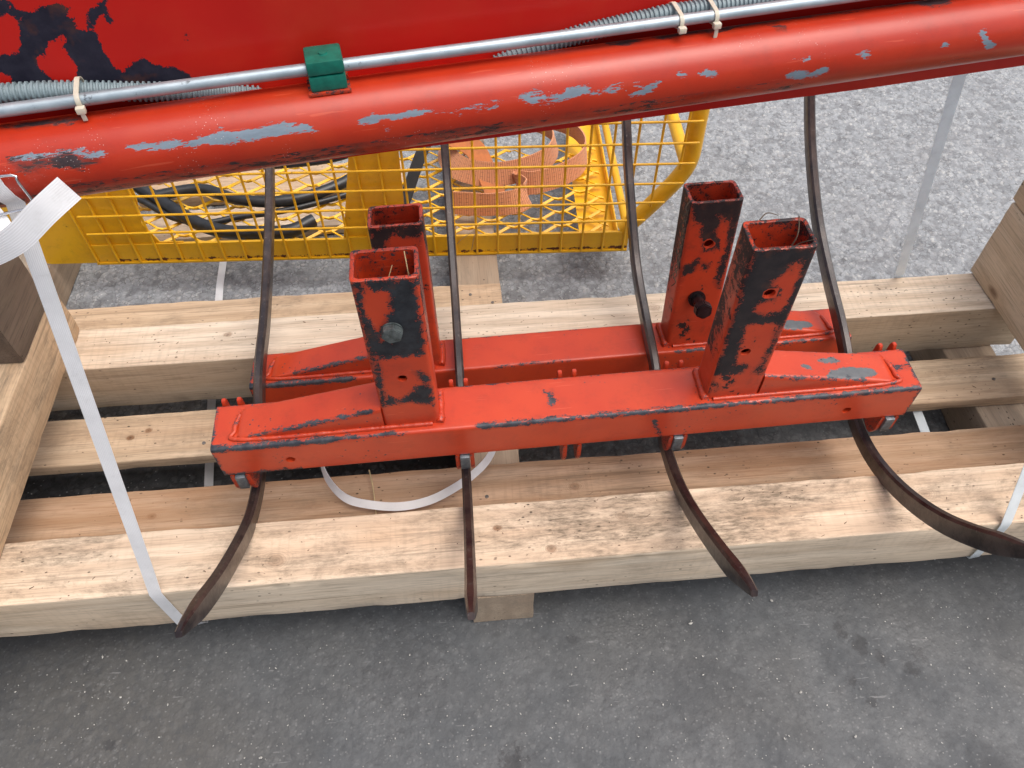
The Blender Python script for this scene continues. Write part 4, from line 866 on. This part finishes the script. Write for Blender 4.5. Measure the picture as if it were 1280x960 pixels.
sling([(-.085, 1.52, .19), (-.02, 1.50, .20), (.04, 1.47, .185), (.065, 1.42, .155), (.085, 1.365, .125)], 'short plain orange sling end lying across the coiled sling', [(.8, .5, .3), (.8, .5, .3), (.85, .4, .25), (.9, .3, .1), (.9, .3, 0)], .045, 60, 'webbing slings in the basket', simple('plain_orange_webbing', (.42, .125, .028), .7, 0, 60, .15, .4))
me = ribbon_mesh(spline([(-.125, 1.352, .118), (-.105, 1.385, .150), (-.085, 1.415, .185), (-.062, 1.45, .215), (-.05, 1.50, .2)], 40), (.8, -.45, -.1), .026, .0025, 5); tag(link('black_strap', me, M_BLACKSTRAP), 'black webbing strap leaning in the basket beside the centre plate', 'strap')

# ------------------------------------------------------------------ white strapping
# left strap: round the pipe, down to the front beam, under it and back along the ground
EL = Vector((-.446, .4705, .2005)); pl = []
sp = .012
for a in (150, 125, 100, 75, 50, 25, 5, -15, -32): pl.append(on_pipe(-.016+(150-a)/182*.024, -(RP+.0012)*math.cos(R(a)), (RP+.0012)*math.sin(R(a))))
top = pl[-1]
pl = [p_ for p_ in pl]
for k in range(1, 10):
    pl.append(top.lerp(EL, k/10))
pl += [EL+Vector((0, -.0006, .001)), EL+Vector((.001, -.0018, -.012)), Vector((-.444, .4690, .14)), Vector((-.443, .4690, .10)), Vector((-.443, .473, .088)), Vector((-.444, .50, .02)), Vector((-.445, .56, .0025)), Vector((-.480, .76, .0018)), Vector((-.506, .97, .0018)), Vector((-.535, 1.28, .0018)), Vector((-.56, 1.80, .0018))]
pl = [tuple(q) for q in pl]
SR = empty('packing_strap', (-.446, .47, .0), label='white packing strap with folded end and wire buckle, left end of the red pipe', cat='strap', group='white packing straps')
Wd = AX*1.0
def loc_mesh(me, root): me.transform(Matrix.Translation(-root.location)); return me
def dens(P_, n): 
    P_ = np.array(P_); d = np.r_[0, np.cumsum(np.linalg.norm(np.diff(P_, axis=0), axis=1))]; s = np.unique(np.r_[np.linspace(0, d[-1], n), d]); return np.array([np.interp(s, d, P_[:, k]) for k in range(3)]).T
link('band', loc_mesh(ribbon_mesh(dens(pl, 120), tuple(Wd), .0158, .0009, 7), SR), M_STRAP, SR)
fe = [(-.380, .535, .775), (-.386, .505, .783), (-.379, .488, .789), (-.366, .477, .797), (-.332, .474, .814), (-.304, .4805, .8335), (-.2835, .4925, .8445)]
Q = spline(fe, 40); link('free_end', loc_mesh(ribbon_mesh(Q, (.55, -.25, -.78), .0205, .0009, 9), SR), M_STRAP, SR)
fu = [tuple(on_pipe(-.028, -(RP+.003)*math.cos(R(a)), (RP+.003)*math.sin(R(a)))) for a in (70, 40, 15)]+[tuple(on_pipe(-.016, -.043, -.02)), tuple(on_pipe(-.010, -.058, -.03)), (-.390, .535, .765), (-.386, .505, .783)]
link('upper_loop', loc_mesh(ribbon_mesh(spline(fu, 40), tuple(AX), .032, .0009, 9), SR), M_STRAP, SR)
b0 = [on_pipe(sp+x, y, z) for x, y, z in ((-.02, -.0375, .014), (.010, -.0385, .014), (.0125, -.0410, .008), (.0155, -.0425, -.012), (.013, -.043, -.017), (-.02, -.044, -.019))]
link('buckle', loc_mesh(tube_mesh(spline([tuple(q) for q in b0], 40), .0013, 10), SR), simple('bright_wire', (.62, .64, .66), .22, 1.0, 80, .1, .05), SR)
# right strap: a loop round the pallet and the pipe
ER = Vector((.7500, .4702, .2008)); BR = Vector((.799, .9782, .2008)); zt = PB+.56
# straight line from the rear beam past the sheet's foot and on to its top edge, over it, and down the near side
foot = on_pipe(1.035, PO+.0075, PB); q_top = on_pipe(1.30, PO+.0065, zt); f_top = on_pipe(1.32, PO-.0015, zt); f_mid = on_pipe(1.25, -RP-.0015, .006)
lp2 = [tuple(BR), *[tuple(BR.lerp(foot, k/8)) for k in range(1, 9)], tuple(q_top), tuple(on_pipe(1.31, PO+.0025, zt+.0015)), tuple(f_top), tuple(f_mid), *[tuple(f_mid.lerp(ER, k/8)) for k in range(1, 9)], (.7505, .4692, .188), (.752, .4692, .13), (.753, .4695, .095), (.754, .476, .089), (.765, .55, .088), (.79, .80, .0888), (.80, .972, .089), (.80, .979, .093), (.80, .9788, .15), tuple(BR)]
SR2 = empty('packing_strap', (.76, .47, 0), label='pale bluish packing strap at the right, from the rear beam up behind the red sheet', cat='strap', group='white packing straps')
M_STRAP_B = strap_mat('pale_blue_strapping', (.90, .95, .97), .45)
link('band', loc_mesh(ribbon_mesh(dens(lp2, 190), (1, .1, 0), .0165, .0009, 7), SR2), M_STRAP_B, SR2)
# loose loop of strap lying on the deck under the frame
lq = [(-.262, .760, .185), (-.250, .705, .160), (-.236, .665, .148), (-.207, .632, .142), (-.165, .618, .139), (-.122, .6125, .138), (-.080, .618, .139), (-.044, .633, .141), (-.010, .655, .143), (.018, .682, .146), (.034, .715, .152), (.040, .77, .165)]
tag(link('loose_strap', ribbon_mesh(spline(lq, 80), (0, .72, .69), .0135, .0008, 5), M_STRAP), 'loose curved end of white strapping lying on the boards under the front red beam', 'strap')

# straw, twigs and pale stalks caught on the frames
M_STRAW = simple('dry_straw', (.50, .38, .20), .8, 0, 40, .3, .1); M_TWIG = simple('dark_twig', (.10, .07, .045), .8, 0, 40, .3, .1)
def stalk(pts, r, mat, lab, grp='straws and twigs caught on the frames'): tag(link('straw', tube_mesh(spline(pts, 16), lambda i: r*(1-.03*i), 6), mat), lab, 'straw', grp)
def fl(F_, x, y, z): return tuple((MF if F_ else MR) @ Vector((x, y, z)))
MR = Matrix.Translation((.1395, .7953, .1689)) @ Euler((-.067, -.0152, .0062)).to_matrix().to_4x4()
stalk([fl(1, -.232, .03, .31), fl(1, -.222, .032, .325), fl(1, -.214, .04, .342)], .0007, M_STRAW, 'short pale straw standing inside the near left socket')
stalk([fl(1, -.243, .035, .318), fl(1, -.228, .032, .320), fl(1, -.212, .03, .322)], .0006, M_STRAW, 'pale straw lying across inside the near left socket')
stalk([fl(1, -.193, .022, .27), fl(1, -.196, .03, .31), fl(1, -.1995, .050, .352)], .0011, M_STRAW, 'yellow stalk leaning in the right corner of the near left socket')
stalk([fl(1, .228, .03, .31), fl(1, .240, .032, .345), fl(1, .245, .050, .3585), fl(1, .249, .058, .352)], .0010, M_TWIG, 'thin grey twig sticking out of the near right socket')
stalk([fl(1, .225, .025, .315), fl(1, .242, .030, .335), fl(1, .2545, .022, .3495)], .0009, M_TWIG, 'thin brown twig lying across the near right socket')
stalk([fl(1, .205, .062, .346), fl(1, .215, .068, .352), fl(1, .228, .066, .3495)], .0008, M_TWIG, 'little curled stalk behind the rim of the near right socket')
stalk([fl(0, -.255, .03, .30), fl(0, -.250, .03, .325), fl(0, -.246, .028, .340)], .0007, M_STRAW, 'pale straw in the left corner of the far left socket')
bm = bmesh.new()
for k in range(9):
    z = .348-.015*k; q = spline([fl(0, .1838, UB+.004, z), fl(0, .1785-.001*(k % 3), UB+.002, z-.008), fl(0, .1812, UB-.001, z-.020), fl(0, .1770+.001*(k % 2), UB+.002, z-.030)], 12)
    t_ = tube_mesh(q, lambda i: .0008, 5); bm.from_mesh(t_)
tag(link('grass_wisp', bm_mesh(bm), M_TWIG), 'dark wisps of dry grass hanging on the left side of the far right socket', 'dry grass')
stalk([(-.175, .69, .128), (-.168, .655, .124), (-.162, .60, .121), (-.160, .575, .13)], .0012, M_STRAW, 'upright pale splinter across the board beside the loose strap')
stalk([(-.10+.08, 1.235, .10), (0.0, 1.228, .135), (.045, 1.232, .165)], .0007, M_STRAW, 'short pale stalk upright against the front rail of the yellow basket')
stalk([(.02, 1.228, .105), (.03, 1.226, .15), (.06, 1.24, .17), (.16, 1.27, .12)], .0007, M_STRAW, 'long pale stalk bent over the front rail into the yellow basket')
# crumbs of bark and sawdust on the timbers
def crumbs():
    rng = np.random.RandomState(9); V = []; F = []
    zones = [(-.66, .93, .475, .565, .2006, 150), (-.66, .93, .888, .974, .2006, 170), (-.66, .93, .58, .69, .1176, 110), (-.66, .93, .752, .842, .1176, 110), (.939, 1.02, .45, .9, .3592, 10)]
    for x0, x1, y0, y1, z, n in zones:
        for i in range(n):
            x = rng.uniform(x0, x1); y = rng.uniform(y0, y1); L = rng.uniform(.0004, .0016) if rng.rand() < .9 else rng.uniform(.0016, .0045); wd = rng.uniform(.0003, .0008); a = rng.uniform(-.9, .9) if rng.rand() < .7 else rng.uniform(0, 3.14); o = len(V)
            for u, v, h in ((-1, -1, 0), (1, -.6, 0), (.8, 1, 0), (-.9, .7, 0), (0, 0, 1)):
                V.append((x+u*L*math.cos(a)-v*wd*math.sin(a), y+u*L*math.sin(a)+v*wd*math.cos(a), z+h*wd*1.2))
            for k in range(4): F.append((o+k, o+(k+1) % 4, o+4))
    return mesh_from(V, F)
tag(link('bark_crumbs', crumbs(), simple('bark_crumb', (.11, .065, .04), .85, 0, 30, .5)), 'dark crumbs of bark scattered over the pallet boards', kind='stuff')
